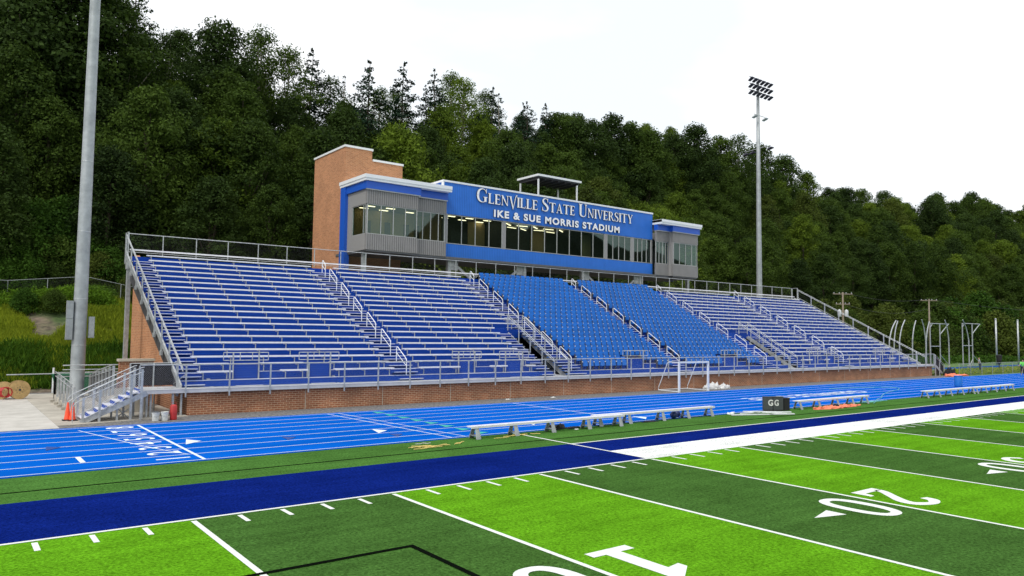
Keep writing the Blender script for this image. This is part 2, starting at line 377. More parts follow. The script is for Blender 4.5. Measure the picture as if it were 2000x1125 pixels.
# ------------------------------------------------------------------ setting: terrain
def smooth(a, b, t):
    t = min(1, max(0, (t-a)/(b-a))); return t*t*(3-2*t)
PR = [(-400, 0), (37, 0), (42, 2.4), (50, 5.4), (58, 8.5), (66, 13), (80, 22), (96, 31), (110, 36), (130, 41), (170, 44), (400, 46)]
def hz(x, y):
    sh = 9*smooth(78, 96, x) + 10*smooth(150, 330, x)*0
    yy = y-sh
    for (a, za), (b_, zb) in zip(PR, PR[1:]):
        if yy <= b_:
            z = za+(zb-za)*(yy-a)/(b_-a); break
    else: z = PR[-1][1]
    if yy > 37: z += min(1, (yy-37)/10)*(.5*math.sin(x*.21+y*.13)+.35*math.sin(x*.47-y*.31))
    # ridge height variation along the skyline
    if yy > 60:
        k = min(1, (yy-60)/35)
        z += k*(3.2*math.exp(-((x-10)/22)**2) - 4.5*math.exp(-((x-47)/9)**2) + 4*smooth(120, 150, x) - 3*smooth(165, 190, x)+5*smooth(240, 340, x)+1.2*smooth(60, 75, x)+5.0*smooth(82, 96, x)*(1-smooth(135, 165, x)))
    return z
xs = sorted(set([-300, -200, -120, -80, -50, -35]+list(range(-24, 130, 3))+list(range(130, 460, 8))+[500, 600, 800]))
ys = sorted(set([-400, -250, -120, -60, -30, 0, 20, 30]+list(np.arange(36, 60, 1.5))+list(range(60, 140, 4))+[150, 170, 200, 260, 400]))
mb = MB(); nx = len(xs)
vv = [(x, y, hz(x, y)-.06) for y in ys for x in xs]
ff = [(j*nx+i, j*nx+i+1, (j+1)*nx+i+1, (j+1)*nx+i) for j in range(len(ys)-1) for i in range(nx-1)]
mb.v, mb.f = vv, ff; mb.mi = [0]*len(ff)
for k, f in enumerate(ff):
    yc = vv[f[0]][1]; xc = vv[f[0]][0]
    mb.mi[k] = 2 if yc > 52+9*smooth(78, 96, xc) else (1 if yc < 30 or xc > 84 and yc < 44 else 0)
mb.build('ground', ['hill_ground', 'lawn', 'forest_floor'], smooth=True, kind='structure')
# far ridge on the other side of the valley (seen only in window reflections)
mb = MB(); K = 520; rr0 = random.Random(5)
for i in range(K+1):
    x = -500+i*2.6; h = np.interp(x, [-500, 0, 150, 185, 205, 290, 325, 365, 395, 850], [30, 44, 49, 53, 66, 66, 58, 57, 50, 44])+2.2*math.sin(i*.21)+1.6*math.sin(i*.53+1)+rr0.uniform(-1.5, 2.8)
    mb.v += [(x, -150, -.1), (x, -215, h*.82), (x+rr0.uniform(-1, 1), -240, h), (x, -300, h*.6)]
for i in range(K):
    for j in range(3): mb.f.append((i*4+j, i*4+j+1, (i+1)*4+j+1, (i+1)*4+j)); mb.mi.append(0)
mb.build('hills', 'forest_floor', kind='structure')

def sheet(name, m, x0, x1, y0, y1, z, kind='structure'):
    mb = MB(); mb.quad((x0,y0,z),(x1,y0,z),(x1,y1,z),(x0,y1,z)); return mb.build(name, m, kind=kind)
X1 = 128
sheet('gravel', 'gravel', 4.12, 86, 17.4, 20.6, .000)
sheet('gravel_yard', 'gravel', -6, 86, 35.6, 38.2, .005)
mb = MB(); mb.box(-8, 4.1, 17.42, 35.5, -.05, .03)
mb.build('concrete_pad', 'concrete', kind='structure')
mb = MB(); mb.prism([(4.112, 18.3), (9.28, 19.35), (9.28, 35.5), (4.112, 35.5)], lambda p: (p[0], p[1], -.05), lambda p: (p[0], p[1], .024)); mb.build('concrete_apron', 'concrete_old', kind='structure')
sheet('underground', 'gravel', 9.3, 84, 20.6, 35.5, -.01)
sheet('track', 'track_blue', -20, X1, 7.24, 17.40, .010)
sheet('track_border', 'track_edge', -20, X1, 7.08, 7.24, .010)
sheet('turf_field', 'turf_field', -18*YD, 100*YD, -60, 0, .010)
sheet('turf_sideline_strip', 'turf_green', -20, X1, 3.76, 7.08, .006)
sheet('turf_blue_border', 'turf_blue', -20, 20*YD, .0, 3.76, .008)
sheet('turf_blue_border', 'turf_blue', 20*YD, X1, 1.83, 3.66, .008)
sheet('turf_white_border', 'turf_white', 20*YD, X1, 0., 1.83, .008)
mb = MB(); Z = .016
def lx(x0, x1, y0, y1, z=Z): mb.quad((x0,y0,z),(x1,y0,z),(x1,y1,z),(x0,y1,z))
lx(-20, 20*YD-.02, -.0, .1)
for k in range(0, 20): lx(k*5*YD-.055, k*5*YD+.055, -52, -.1)
for k in range(-10, 100):
    if k % 5: lx(k*YD-.05, k*YD+.05, -.72, -.12)
    if k % 5: lx(k*YD-.05, k*YD+.05, -18.9, -18.3)
lx(20*YD-.05, 20*YD+.05, 0, 7.05, .0165)
lx(20*YD+.05, X1, 3.66, 3.76)
mb.build('field_marking', 'line_white', kind='structure')
mb = MB()
lx(-20, X1, 4.95, 5.02)
lx(-16, 7.37, -4.23, -4.12, .0225); lx(7.26, 7.37, -30, -4.23, .0225)
mb.build('field_marking', 'line_black', kind='structure')

# numerals painted on the turf (serif block figures), drawn in a unit box 1.22 x 1.83
def ring(cx, cy, a, b, wv, wh, n=36, p=2.4):
    out = []
    for s_ in (0, 1):
        for i in range(n):
            t = 2*math.pi*i/n; c, s = math.cos(t), math.sin(t)
            aa, bb = (a, b) if s_ == 0 else (a-wv, b-wh)
            out.append((cx+aa*math.copysign(abs(c)**(2/p), c), cy+bb*math.copysign(abs(s)**(2/p), s)))
    return out
def stroke(pts, ws):
    """variable-width stroke -> left/right vertex rows"""
    k = len(pts); A, B = [], []
    for i in range(k):
        p0, p1 = pts[max(i-1, 0)], pts[min(i+1, k-1)]
        dx, dy = p1[0]-p0[0], p1[1]-p0[1]; l = math.hypot(dx, dy) or 1
        nx_, ny_ = -dy/l, dx/l; w_ = ws[i]/2
        A.append((pts[i][0]+nx_*w_, pts[i][1]+ny_*w_)); B.append((pts[i][0]-nx_*w_, pts[i][1]-ny_*w_))
    return A, B
def bez(pts, n=8):
    """Catmull-Rom through points"""
    out = []
    P = [pts[0]]+list(pts)+[pts[-1]]
    for i in range(1, len(P)-2):
        for j in range(n):
            t = j/n; a, b_, c, d = P[i-1:i+3]
            out.append(tuple(.5*((2*b_[k])+(-a[k]+c[k])*t+(2*a[k]-5*b_[k]+4*c[k]-d[k])*t*t+(-a[k]+3*b_[k]-3*c[k]+d[k])*t**3) for k in range(len(b_))))
    out.append(tuple(pts[-1])); return out
def curve_stroke(pw, n=8):
    q = bez(pw, n); return stroke([(a[0], a[1]) for a in q], [a[2] for a in q])
def strip_flat(mb, A, B, f, z):
    for i in range(len(A)-1): mb.quad(f(A[i], z), f(B[i], z), f(B[i+1], z), f(A[i+1], z))
def digit(mb, ch, f, z, t=.26, serif=True):
    W_, H_ = 1.22, 1.83
    def poly(P): mb.add([f(p, z) for p in P], [tuple(range(len(P)))])
    if ch == '0':
        r_ = ring(.61, .915, .56, .915, .27, .22); n = len(r_)//2
        for i in range(n):
            j = (i+1) % n; mb.quad(f(r_[i], z), f(r_[j], z), f(r_[n+j], z), f(r_[n+i], z))
    elif ch == '1':
        poly([(.10, 0), (1.12, 0), (1.12, .25), (.82, .25), (.82, 1.83), (.60, 1.83), (.14, 1.50), (.14, 1.30), (.46, 1.36), (.46, .25), (.10, .25)])
    elif ch == '2':
        A, B = curve_stroke([(.16, 1.32, .26), (.24, 1.58, .28), (.60, 1.72, .22), (.98, 1.52, .30), (.98, 1.22, .32), (.66, .82, .26), (.30, .42, .24), (.22, .20, .24)]); strip_flat(mb, A, B, f, z)
        poly([(.10, 0), (1.14, 0), (1.14, .52), (.98, .52), (.90, .26), (.10, .26)])
    elif ch == '3':
        for P in ([(.14, 1.45, .26), (.42, 1.73, .2), (.80, 1.68, .26), (1.0, 1.40, .30), (.84, 1.08, .24), (.52, .98, .2)], [(.52, .98, .2), (.90, .86, .24), (1.04, .52, .3), (.82, .18, .26), (.44, .10, .2), (.12, .40, .26)]):
            A, B = curve_stroke(P); strip_flat(mb, A, B, f, z)
mb = MB()
for yd in (10, 20, 30):
    s = str(yd)
    for i, ch in enumerate(s):
        # digits read from the stands: first digit on the +x side, tops towards -y
        x_left = yd*YD + (.32+1.22 if i == 0 else -.32)
        f = lambda p, z, xl=x_left: (xl-p[0], -6.36-p[1], z)
        digit(mb, ch, f, Z+.0004*(i+1))
    if yd > 10:
        mb.add([(yd*YD-1.9, -7.50, Z), (yd*YD-1.9, -7.02, Z), (yd*YD-2.8, -7.26, Z)], [(0, 1, 2)])
    else:
        mb.add([(yd*YD-1.9, -7.50, Z), (yd*YD-1.9, -7.02, Z), (yd*YD-2.8, -7.26, Z)], [(0, 1, 2)])
mb.build('field_number', 'line_white', kind='structure')

# ---- track markings
LY = [7.33+1.22*k for k in range(9)]
mb = MB(); Z2 = .0145
for y in LY: lx(-20, X1, y-.028, y+.028, Z2)
def seg(x0, y0, x1, y1, w_=.06, z=Z2+.001):
    d = Vector((x1-x0, y1-y0, 0)).normalized(); n = Vector((-d.y, d.x, 0))*w_/2
    mb.quad((x0+n.x, y0+n.y, z), (x0-n.x, y0-n.y, z), (x1-n.x, y1-n.y, z), (x1+n.x, y1+n.y, z))
seg(6.78, LY[0], 6.78, LY[8], .10)
seg(14.9, LY[8], 15.6, LY[0]); seg(15.45, LY[8], 16.2, LY[0], .05, Z2+.002); seg(25.9, LY[8], 25.9, LY[2], .08)
P = [(4.6, 16.4), (5.0, 14.6), (5.4, 12.8), (5.8, 11.1), (6.2, 9.7), (6.62, 8.5)]
for a, b_ in zip(P, P[1:]): seg(*a, *b_, .05, Z2+.003)
seg(3.74, LY[1]+.05, 3.74, LY[2]-.05, .14, Z2+.004)
mb.build('track_marking', 'track_paint', kind='structure')
def text_mesh(body, height, bold=.0, extrude=0., spacing=1.0):
    c = bpy.data.curves.new('t', 'FONT'); c.body = body; c.size = height/.73; c.offset = bold; c.extrude = extrude; c.space_character = spacing
    o = bpy.data.objects.new('t', c); COL.objects.link(o); dg = bpy.context.evaluated_depsgraph_get()
    me = bpy.data.meshes.new_from_object(o.evaluated_get(dg)); bpy.data.objects.remove(o)
    v = np.array([tuple(q.co) for q in me.vertices]); f = [tuple(p.vertices) for p in me.polygons]; nz = [p.normal.z for p in me.polygons]
    bpy.data.meshes.remove(me); return v, f, nz
mb = MB()
# lane numbers: figure tops point towards -x
for k in range(8):
    v, f, _ = text_mesh(str(k+1), 1.0, .012)
    wd = v[:, 0].max()-v[:, 0].min(); x0 = v[:, 0].min(); yc = (LY[k]+LY[k+1])/2
    mb.add([(6.50-p[1]*1.0, yc+(-.5*wd+(p[0]-x0))*.92, Z2+.005) for p in v], f)
# school name across the lanes, read from the stands
for word, xr, wid in (('GLENVILLE', 54.0, 8.6), ('STATE', 44.6, 4.3)):
    v, f, _ = text_mesh(word, 1.35, .03, spacing=1.05); a, b_ = v[:, 0].min(), v[:, 0].max()
    mb.add([(xr-(p[0]-a)/(b_-a)*wid, 12.35-p[1], Z2+.006) for p in v], f)
mb.build('track_lettering', 'track_paint', kind='structure')
def tri(mb, x, y, l, w_, z=Z2+.007): mb.add([(x, y-w_/2, z), (x+l, y, z), (x, y+w_/2, z)], [(0, 1, 2)])
mb = MB()
for x, y in ((7.15, 11.1), (13.95, 10.25), (20.7, 9.1), (26.6, 8.1)): mb.add([(x-.1, y-.45, Z2+.007), (x+.55, y+.1, Z2+.007), (x+.2, y+.75, Z2+.007)], [(0, 1, 2)])
mb.build('track_marking', 'track_paint', kind='structure')
mb = MB()
for x, y in ((3.1, 12.0), (10.3, 10.3), (14.0, 9.0)): mb.add([(x, y-.4, Z2+.007), (x+.5, y+.1, Z2+.007), (x+.1, y+.5, Z2+.007)], [(0, 1, 2)])
mb.build('track_marking', 'track_dark', kind='structure')
mb = MB()
for k in range(8): mb.add([(17.0, LY[k]+.2, Z2+.008), (17.6, LY[k]+.45, Z2+.008), (17.15, LY[k]+1.05, Z2+.008)], [(0, 1, 2)])
mb.build('track_marking', 'track_green', kind='structure')
sheet('far_track', 'track_edge', 93, 190, 25, 29, .01)

# ================================================================== GRANDSTAND
NR, DY, DZ = 20, .648, .34
def zf(r): return 1.50+DZ*r            # foot plank height of row r
def yr(r): return 21.25+DY*r           # riser face behind row r
GS = thing('grandstand', (46, 20.5, 0), 'long aluminium grandstand with blue risers and railings in front of the wooded hill', 'grandstand')
# sections: (x0, x1, kind)
V1 = (31.9, 33.25); V2 = (58.6, 59.95); VR = 8   # openings for the stairs down, rows 0..7
def blocks(r):
    """floor extents for row r"""
    if r < VR: return [(9.2, V1[0]), (V1[1], V2[0]), (V2[1], 82.4)]
    return [(9.2, 82.4)]
mb = MB(); rb = MB()
for r in range(NR):
    for (a, b_) in blocks(r):
        mb.box(a, b_, yr(r)-.634, yr(r)-.004, zf(r)-.04, zf(r))
        rb.box(a+.002, b_-.002, yr(r)-.003, yr(r)+.012, zf(r)-.0, zf(r)+DZ-.002)
for (a, b_) in blocks(0): rb.box(a, b_, yr(0)-.675, yr(0)-.662, 1.205, zf(0)-.003)
for v in (V1, V2): rb.box(v[0]-.1, v[1]+.1, yr(VR)-.68, yr(VR)-.665, zf(VR)-.62, zf(VR)-.003)
mb.box(9.2, 82.4, yr(NR-1)+.02, 35.05, zf(NR-1)+DZ-.05, zf(NR-1)+DZ)
foot = mb.build('foot_planks', 'aluminium_deck', GS)
rb.build('riser_panels', 'riser_blue', GS)
mb = MB(); mb.box(7.2, 84.35, 19.62, 21.9, 1.15, 1.20)
for i in range(70): mb.box(7.25+i*1.1, 7.29+i*1.1, 19.66, 21.8, 1.02, 1.149)
mb.box(7.2, 84.35, 19.56, 19.618, 1.04, 1.215)
mb.build('walkway', 'aluminium_deck', GS)

SECT = [(10.0, 20.4), (22.1, 32.85), (56.9, 67.4), (69.2, 80.95)]
AISLE = [(20.45, 22.05), (32.9, 34.6), (43.95, 45.4), (54.95, 56.85), (67.45, 69.15)]
BAYS = [(11.7, 13.0), (15.5, 16.8), (24.9, 26.1), (28.4, 29.8), (62.9, 64.3), (65.8, 67.2), (74.9, 76.4), (78.5, 80.0)]
def bench(x0, x1, r):
    y = yr(r)-.37; z = zf(r)+.44
    mb = MB(); mb.box(x0, x1, y-.13, y+.12, z-.045, z); mb.box(x0, x1, y-.14, y-.131, z-.075, z+.002)
    o = mb.build('bench', 'aluminium', GS)
    mb = MB(); n = max(1, int(round((x1-x0)/1.83))); 
    for i in range(n+1):
        x = x0+.25+(x1-x0-.5)*i/n
        mb.box(x-.022, x+.022, y-.05, y-.015, z-.43, z-.047); mb.box(x-.02, x+.02, y-.014, y+.30, z-.14, z-.1); mb.box(x-.05, x+.05, y-.11, y+.1, z-.06, z-.0465)
    mb.box(x0+.2, x1-.2, y+.06, y+.09, z-.062, z-.0465)
    mb.build('bench_frame', 'galvanised', o)
def cut(a, b_, holes):
    out = [(a, b_)]
    for h0, h1 in holes:
        nxt = []
        for p, q in out:
            if h1 <= p or h0 >= q: nxt.append((p, q)); continue
            if h0-p > .4: nxt.append((p, h0))
            if q-h1 > .4: nxt.append((h1, q))
        out = nxt
    return out
for (a, b_) in SECT:
    for r in range(NR):
        a2, b2 = a, b_
        if r < VR and a == 22.1: b2 = 30.55
        if r < VR and a == 56.9: a2 = 61.3
        holes = [(h0-.1, h1+.1) for h0, h1 in BAYS] if r < 2 else []
        if r == 0: holes += [(h1, h1+1.0) for h0, h1 in BAYS[::2]]
        for p, q in cut(a2, b2, holes): bench(p, q, r)
# top rail plank behind the last row
mb = MB(); mb.box(9.3, 82.3, 34.60, 34.66, 8.76, 8.85); mb.build('back_plank', 'aluminium', GS)
mb = MB(); mb.box(10.5, 82, 27.6, 27.65, 0, 3.9); mb.build('under_shade_sheet', 'windscreen', GS)  # added dark sheet standing in for the deep shade under the stands
# wheelchair bays: clear deck, tall blue wall, guard frame
for i, (a, b_) in enumerate(BAYS+[(39.3, 41.0), (50.5, 52.2)]):
    mb = MB(); mb.box(a, b_, yr(1)-.70, yr(1)-.68, 1.21, zf(2)+.02); 
    mb.build('bay_panel', 'riser_blue', GS)
    mb = MB(); mb.box(a, b_, 20.4, yr(1)-.701, 1.203, 1.23); mb.build('bay_floor', 'aluminium_deck', GS)
    mb = MB(); y = yr(1)-.76
    for x in (a+.02, b_-.02): mb.box(x-.03, x+.03, y-.03, y+.03, 1.21, 2.80)
    e = .45
    mb.tube([(a-e, y-.01, 2.80), (b_+e, y-.01, 2.80)], .024); mb.tube([(a-e, y-.01, 2.42), (b_+e, y-.01, 2.42)], .022)
    for x in (a-e, b_+e, a+.35, b_-.35): mb.tube([(x, y-.01, 2.42), (x, y-.01, 2.8)], .02)
    mb.build('bay_rail', 'galvanised', GS)
# chairs
def seat_mesh():
    mb = MB(); w2 = .222
    # backrest, slightly curved shell, and folded seat pan
    prof = [(-.01, .27), (.01, .50), (.045, .70), (.085, .84)]
    for th in (0,):
        n = 5; g = []
        for (yy, z) in prof:
            for i in range(n):
                x = -w2+2*w2*i/(n-1); cv = .035*(1-(x/w2)**2); tap = 1-.10*max(0, (z-.72))/.12
                g.append((x*tap, yy+cv, z))
        for (yy, z) in prof:
            for i in range(n):
                x = -w2+2*w2*i/(n-1); cv = .035*(1-(x/w2)**2); tap = 1-.10*max(0, (z-.72))/.12
                g.append((x*tap, yy+cv+.03, z))
        k = len(prof); fs = []
        for a in range(k-1):
            for i in range(n-1):
                q = a*n+i; fs.append((q, q+1, q+n+1, q+n)); q2 = q+k*n; fs.append((q2, q2+n, q2+n+1, q2+1))
        for i in range(n-1):
            q = (k-1)*n+i; fs.append((q, q+1, q+1+k*n, q+k*n)); fs.append((i+1, i, i+k*n, i+1+k*n))
        for a in range(k-1):
            q = a*n; fs.append((q, q+n, q+n+k*n, q+k*n)); q = a*n+n-1; fs.append((q+n, q, q+k*n, q+n+k*n))
        mb.add(g, fs)
    mb.beam((0, -.10, .24), (0, -.05, .62), .40, .05, (0, 1, 0))
    mb.cur = 1
    mb.box(-.285, -.250, -.06, .06, .0, .60); mb.box(-.275, -.258, .0, .10, .60, .72)  # seat standards, coloured dark to put shade into the gaps between backs
    mb.cur = 2; mb.box(-.293, -.243, -.11, -.062, .50, .56)
    return mb
sm = seat_mesh(); proto = None; cnt = 0
spots = []
for r in range(NR):
    for (a, b_) in ((34.75, 43.85), (45.55, 54.85)):
        n = int((b_-a)/.535)
        for i in range(n):
            x = a+.28+i*(b_-a-.5)/(n-1)
            if r < 2 and (39.0 < x < 41.3 or 50.2 < x < 52.5): continue
            if r == 0 and (41.2 < x < 42.3 or 52.4 < x < 53.4): continue
            spots.append((x, yr(r)-.26, zf(r)+.03, r))
spots.sort(key=lambda s: (s[0]-.33)**2+(s[1]+16.2)**2)
rest = MB()
for k, (x, y, z, r) in enumerate(spots):
    if k < 100:
        if proto is None:
            sm2 = MB(); off = Vector((x, y, z)); sm2.v = [tuple(Vector(p)+off) for p in sm.v]; sm2.f = sm.f; sm2.mi = sm.mi
            # build once around its own origin
            me = bpy.data.meshes.new('seat'); me.from_pydata(sm.v, [], sm.f)
            for mn in ('seat_blue', 'dark_steel', 'white_metal'): me.materials.append(MT[mn])
            me.polygons.foreach_set('material_index', sm.mi); me.update()
            proto = bpy.data.objects.new('seat', me); COL.objects.link(proto); proto.parent = GS; o = proto
        else: o = proto.copy(); COL.objects.link(o); o.parent = GS
        o.location = (x-46, y-20.5, z); o.rotation_euler.x = R(random.uniform(-2, 1))
    else:
        n = len(rest.v); dt = random.uniform(-.008, .008)
        rest.v += [(p[0]+x+dt, p[1]+y, p[2]+z) for p in sm.v]; rest.f += [tuple(i+n for i in f) for f in sm.f]; rest.mi += sm.mi
o = rest.build('seats', ['seat_blue', 'dark_steel', 'white_metal'], GS); o['kind'] = 'stuff'
# aisle steps and handrails
def aisle(x0, x1, r0=0, r1=NR):
    mb = MB()
    for r in range(r0, r1):
        y = yr(r)-.66; 
        mb.cur = 0; mb.box(x0+.05, x1-.05, y-.30, y-.001, zf(r)-.21, zf(r)-.16)
        mb.box(x0, x1, y+.02, y+.60, zf(r)+.003, zf(r)+.012)
        mb.cur = 1; mb.box(x0+.05, x1-.05, y-.335, y-.302, zf(r)-.185, zf(r)-.155); mb.box(x0, x1, y-.015, y+.018, zf(r)-.025, zf(r)+.012)
    mb.build('aisle_steps', ['step_blue', 'aluminium'], GS)
for a, b_ in AISLE: aisle(a, b_)
aisle(9.25, 10.25); aisle(80.7, 82.2); aisle(30.7, V1[0]-.02, 0, VR); aisle(V2[1]+.02, 61.2, 0, VR)
def hoop(x, ra, rb_):
    ya, yb = yr(ra)-.35, yr(rb_)-.45; za, zb = zf(ra), zf(rb_); mb = MB(); h = .92
    sl = (zb-za)/(yb-ya)
    mb.tube([(x, ya, za), (x, ya, za+h-.12), (x, ya+.05, za+h-.03), (x, ya+.15, za+h+.06), (x, yb-.12, zb+h-.04), (x, yb-.03, zb+h-.04), (x, yb, zb+h-.12), (x, yb, zb)], .026)
    mb.tube([(x, ya, za+h-.42), (x, yb, zb+h-.38)], .02)
    mb.build('aisle_handrail', 'white_metal', GS)
for a, b_ in AISLE:
    for i in range(7):
        ra = 3*i; hoop((a+b_)/2, ra, min(ra+2, NR-1) if ra < 18 else 19)
# stair openings: sloping rails, stringers and posts
for (v0, v1) in (V1, V2):
    for x in (v0+.03, v1-.03):
        mb = MB(); ya, za = yr(0)-.75, 1.25; yb, zb = yr(VR)-.85, zf(VR)
        for h in (1.0, .86): mb.tube([(x, ya, za+h), (x, yb, zb+h)], .022)
        for i in range(5): 
            t = i/4; y = ya+(yb-ya)*t; z = za+(zb-za)*t; mb.box(x-.025, x+.025, y-.025, y+.025, z-.1, z+1.0)
        mb.build('opening_rail', 'galvanised', GS)
        mb = MB(); mb.beam((x, ya+.2, za-.25), (x, yb, zb-.35), .05, .30); mb.build('stringer', 'galvanised', GS)
    mb = MB(); y = yr(VR)-.72
    for h in (.10, 1.0, .55): mb.tube([(v0, y, zf(VR)+h), (v1, y, zf(VR)+h)], .022)
    mb.build('opening_rail', 'galvanised', GS)
    mb = MB()
    for i in range(10): mb.box(v0+.1, v1-.1, 21.1+i*.30, 21.35+i*.30, 1.05-i*.17, 1.09-i*.17)
    mb.build('stair_treads', 'galvanised', GS)
# front, back and side railings
def railing(name, pts, post_dx, h, infill='chainlink', mid=None, r=.027, pw=.06, drop=.35):
    """straight railing between two points"""
    (x0, y0, z0), (x1, y1, z1) = pts; mb = MB(); ln = math.dist(pts[0], pts[1]); n = max(1, round(ln/post_dx))
    for i in range(n+1):
        t = i/n; x, y, z = x0+(x1-x0)*t, y0+(y1-y0)*t, z0+(z1-z0)*t
        mb.box(x-pw/2, x+pw/2, y-pw/2, y+pw/2, z-drop, z+h-r)
    mb.tube([(x0, y0, z0+h), (x1, y1, z1+h)], r, 8); mb.tube([(x0, y0, z0+.07), (x1, y1, z1+.07)], .018)
    if mid: mb.tube([(x0, y0, z0+mid), (x1, y1, z1+mid)], .02)
    o = mb.build(name, 'galvanised', GS)
    if infill:
        m2 = MB(); e = .01
        m2.quad((x0+e, y0+e, z0+.07), (x1+e, y1+e, z1+.07), (x1+e, y1+e, z1+h), (x0+e, y0+e, z0+h)); m2.build('wire_mesh', infill, o)
    return o
railing('front_railing', ((7.25, 19.53, 1.2), (84.2, 19.53, 1.2)), 1.9, 1.12)
railing('back_railing', ((9.25, 35.0, 8.62), (82.3, 35.0, 8.62)), 2.05, 1.22, infill='chainlink_dark', pw=.05, drop=.1)
def side(x, sgn):
    ya, za, yb, zb = 20.6, 1.45, 34.3, 8.55
    mb = MB(); mb.beam((x, ya-.4, za-.22), (x, yb+.5, zb+.02), .07, .30); mb.build('stringer', 'galvanised', GS)
    mb = MB(); mb.prism([(ya-.2, za-.40), (yb+.4, zb-.16), (yb+.4, zb-1.15), (ya+1.1, za-.40)], lambda p: (x-sgn*.07, p[0], p[1]), lambda p: (x-sgn*.12, p[0], p[1])); mb.build('underside_panel', 'dark_steel', GS)
    mb = MB()
    for i in range(9):
        t = i/8; y = ya+(yb-ya)*t; z = za+(zb-za)*t
        mb.box(x+sgn*.04, x+sgn*.10, y-.05, y+.05, z-.55, z+1.1); mb.box(x+sgn*.03, x+sgn*.12, y-.16, y+.16, z-.62, z-.40)
    for h in (1.12, 1.0): mb.tube([(x+sgn*.05, ya-.9, za+h-.45), (x+sgn*.05, yb, zb+h)], .024)
    mb.tube([(x+sgn*.05, ya, za+.15), (x+sgn*.05, yb, zb+.15)], .02)
    o = mb.build('side_railing', 'galvanised', GS)
    mb = MB(); mb.quad((x+sgn*.03, ya, za+.15), (x+sgn*.03, yb, zb+.15), (x+sgn*.03, yb, zb+1.05), (x+sgn*.03, ya, za+1.05)); mb.build('wire_mesh', 'chainlink_dark', o)
side(9.12, -1); side(82.5, 1)
# corner frame + support columns
for x in (9.15, 82.45):
    mb = MB()
    for y in (34.3, 35.0): mb.box(x-.04, x+.04, y-.04, y+.04, 7.9, 9.86)
    mb.tube([(x, 34.3, 9.84), (x, 35.0, 9.84)], .026); mb.build('corner_frame', 'galvanised', GS)
for x in [9.12, 17, 25.7, 34, 42.1, 49.3, 57.4, 65, 74, 82.2]:
    mb = MB(); mb.box(x-.11, x+.11, 33.45, 33.75, 0, 7.75); mb.box(x-.16, x+.16, 33.4, 33.8, 7.5, 7.9); xi = x if 12 < x < 80 else (10.6 if x < 12 else 81)
    mb.beam((xi, 20.4, .95), (xi, 35, 8.15), .16, .34)
    if 12 < x < 80: mb.box(x-.08, x+.08, 26.9, 27.1, 0, 3.9)
    mb.build('support_frame', 'galvanised', GS)
mb = MB()
for i in range(18): mb.beam((10+i*4.1, 20.1, .6), (13+i*4.1, 20.1, .95), .03, .03)
mb.build('brace', 'galvanised', GS)

# ------------------------------------------------------------------ brickwork
mb = MB(); mb.box(9.32, 84.3, 19.80, 20.10, 0, 1.14)
bw = mb.build('brick_wall', 'brick_front', label='long low red brick wall under the front walkway of the grandstand', cat='wall')
mb = MB()
for i in range(17): mb.box(14.9+i*4.3, 14.93+i*4.3, 19.795, 19.799, .02, 1.02)
mb.build('control_joint', 'cap_stone', bw)
part_wall = MB(); part_wall.box(9.32, 9.6, 20.102, 37.1, 0, 1.12); part_wall.build('return_wall', 'brick_front', bw)
mb = MB(); pl = [(21.2, 0), (37.2, 0), (37.2, 8.7), (34.6, 7.9), (21.2, .95)]
mb.prism(pl, lambda p: (10.35, p[0], p[1]), lambda p: (10.05, p[0], p[1]))
mb.build('side_brick_wall', 'brick_tower', label='orange brick end wall below the left end of the grandstand', cat='wall')
t = thing('brick_pier', (7.6, 25, 0), 'short dark brick pier with pale stone cap beside the ramp', 'pier')
mb = MB(); mb.box(7.35, 8.9, 24.8, 25.15, 0, 2.28); mb.build('shaft', 'brick_front', t)
mb = MB(); mb.box(7.28, 8.95, 24.72, 25.22, 2.28, 2.40); mb.build('cap', 'cap_stone', t)

# ================================================================== PRESS BOX
PB = thing('press_box', (46, 37, 0), 'blue and grey press box raised on columns above the grandstand', 'building')
def part(name, m, parent=PB, boxes=(), **k):
    mb = MB()
    for b_ in boxes: mb.box(*b_)
    return mb.build(name, m, parent, **k)
CX0, CX1, CY = 33.25, 59.03, 36.5
part('wall', 'facade_blue', boxes=[(CX0, CX1, CY, CY+.25, 10.25, 11.38)], )
part('wall', 'facade_blue', boxes=[(CX0, CX1, CY, CY+.25, 13.93, 16.60)])
part('parapet_return', 'facade_blue', boxes=[(CX0, CX0+.25, CY+.252, 41.0, 15.5, 16.6), (CX1-.25, CX1, CY+.252, 41.0, 15.5, 16.6)])
part('coping', 'white_metal', boxes=[(CX0-.12, CX1+.06, CY-.06, CY+.31, 16.60, 16.76), (CX0-.12, CX0+.3, CY+.312, 41, 16.60, 16.76), (CX0-.10, CX0-.003, CY-.05, CY+.25, 15.95, 16.598), (CX1-.3, CX1+.06, CY+.312, 41, 16.6, 16.76)])
part('rear_wall', 'facade_grey', boxes=[(25.9, 66.3, 41.05, 41.25, 10.2, 15.6)])
part('floor', 'interior_dark', boxes=[(25.9, 65.1, 36.9, 41.04, 10.3, 10.5)])
part('soffit', 'soffit', boxes=[(25.80, 30.1, 35.55, 36.0, 10.08, 10.19), (25.8, 65.1, 36.05, 41.2, 10.05, 10.24), (61.2, 65.1, 35.55, 36.04, 10.08, 10.19)])
part('roof', 'soffit', boxes=[(CX0+.26, CX1-.26, 36.76, 41.04, 15.7, 15.8)])
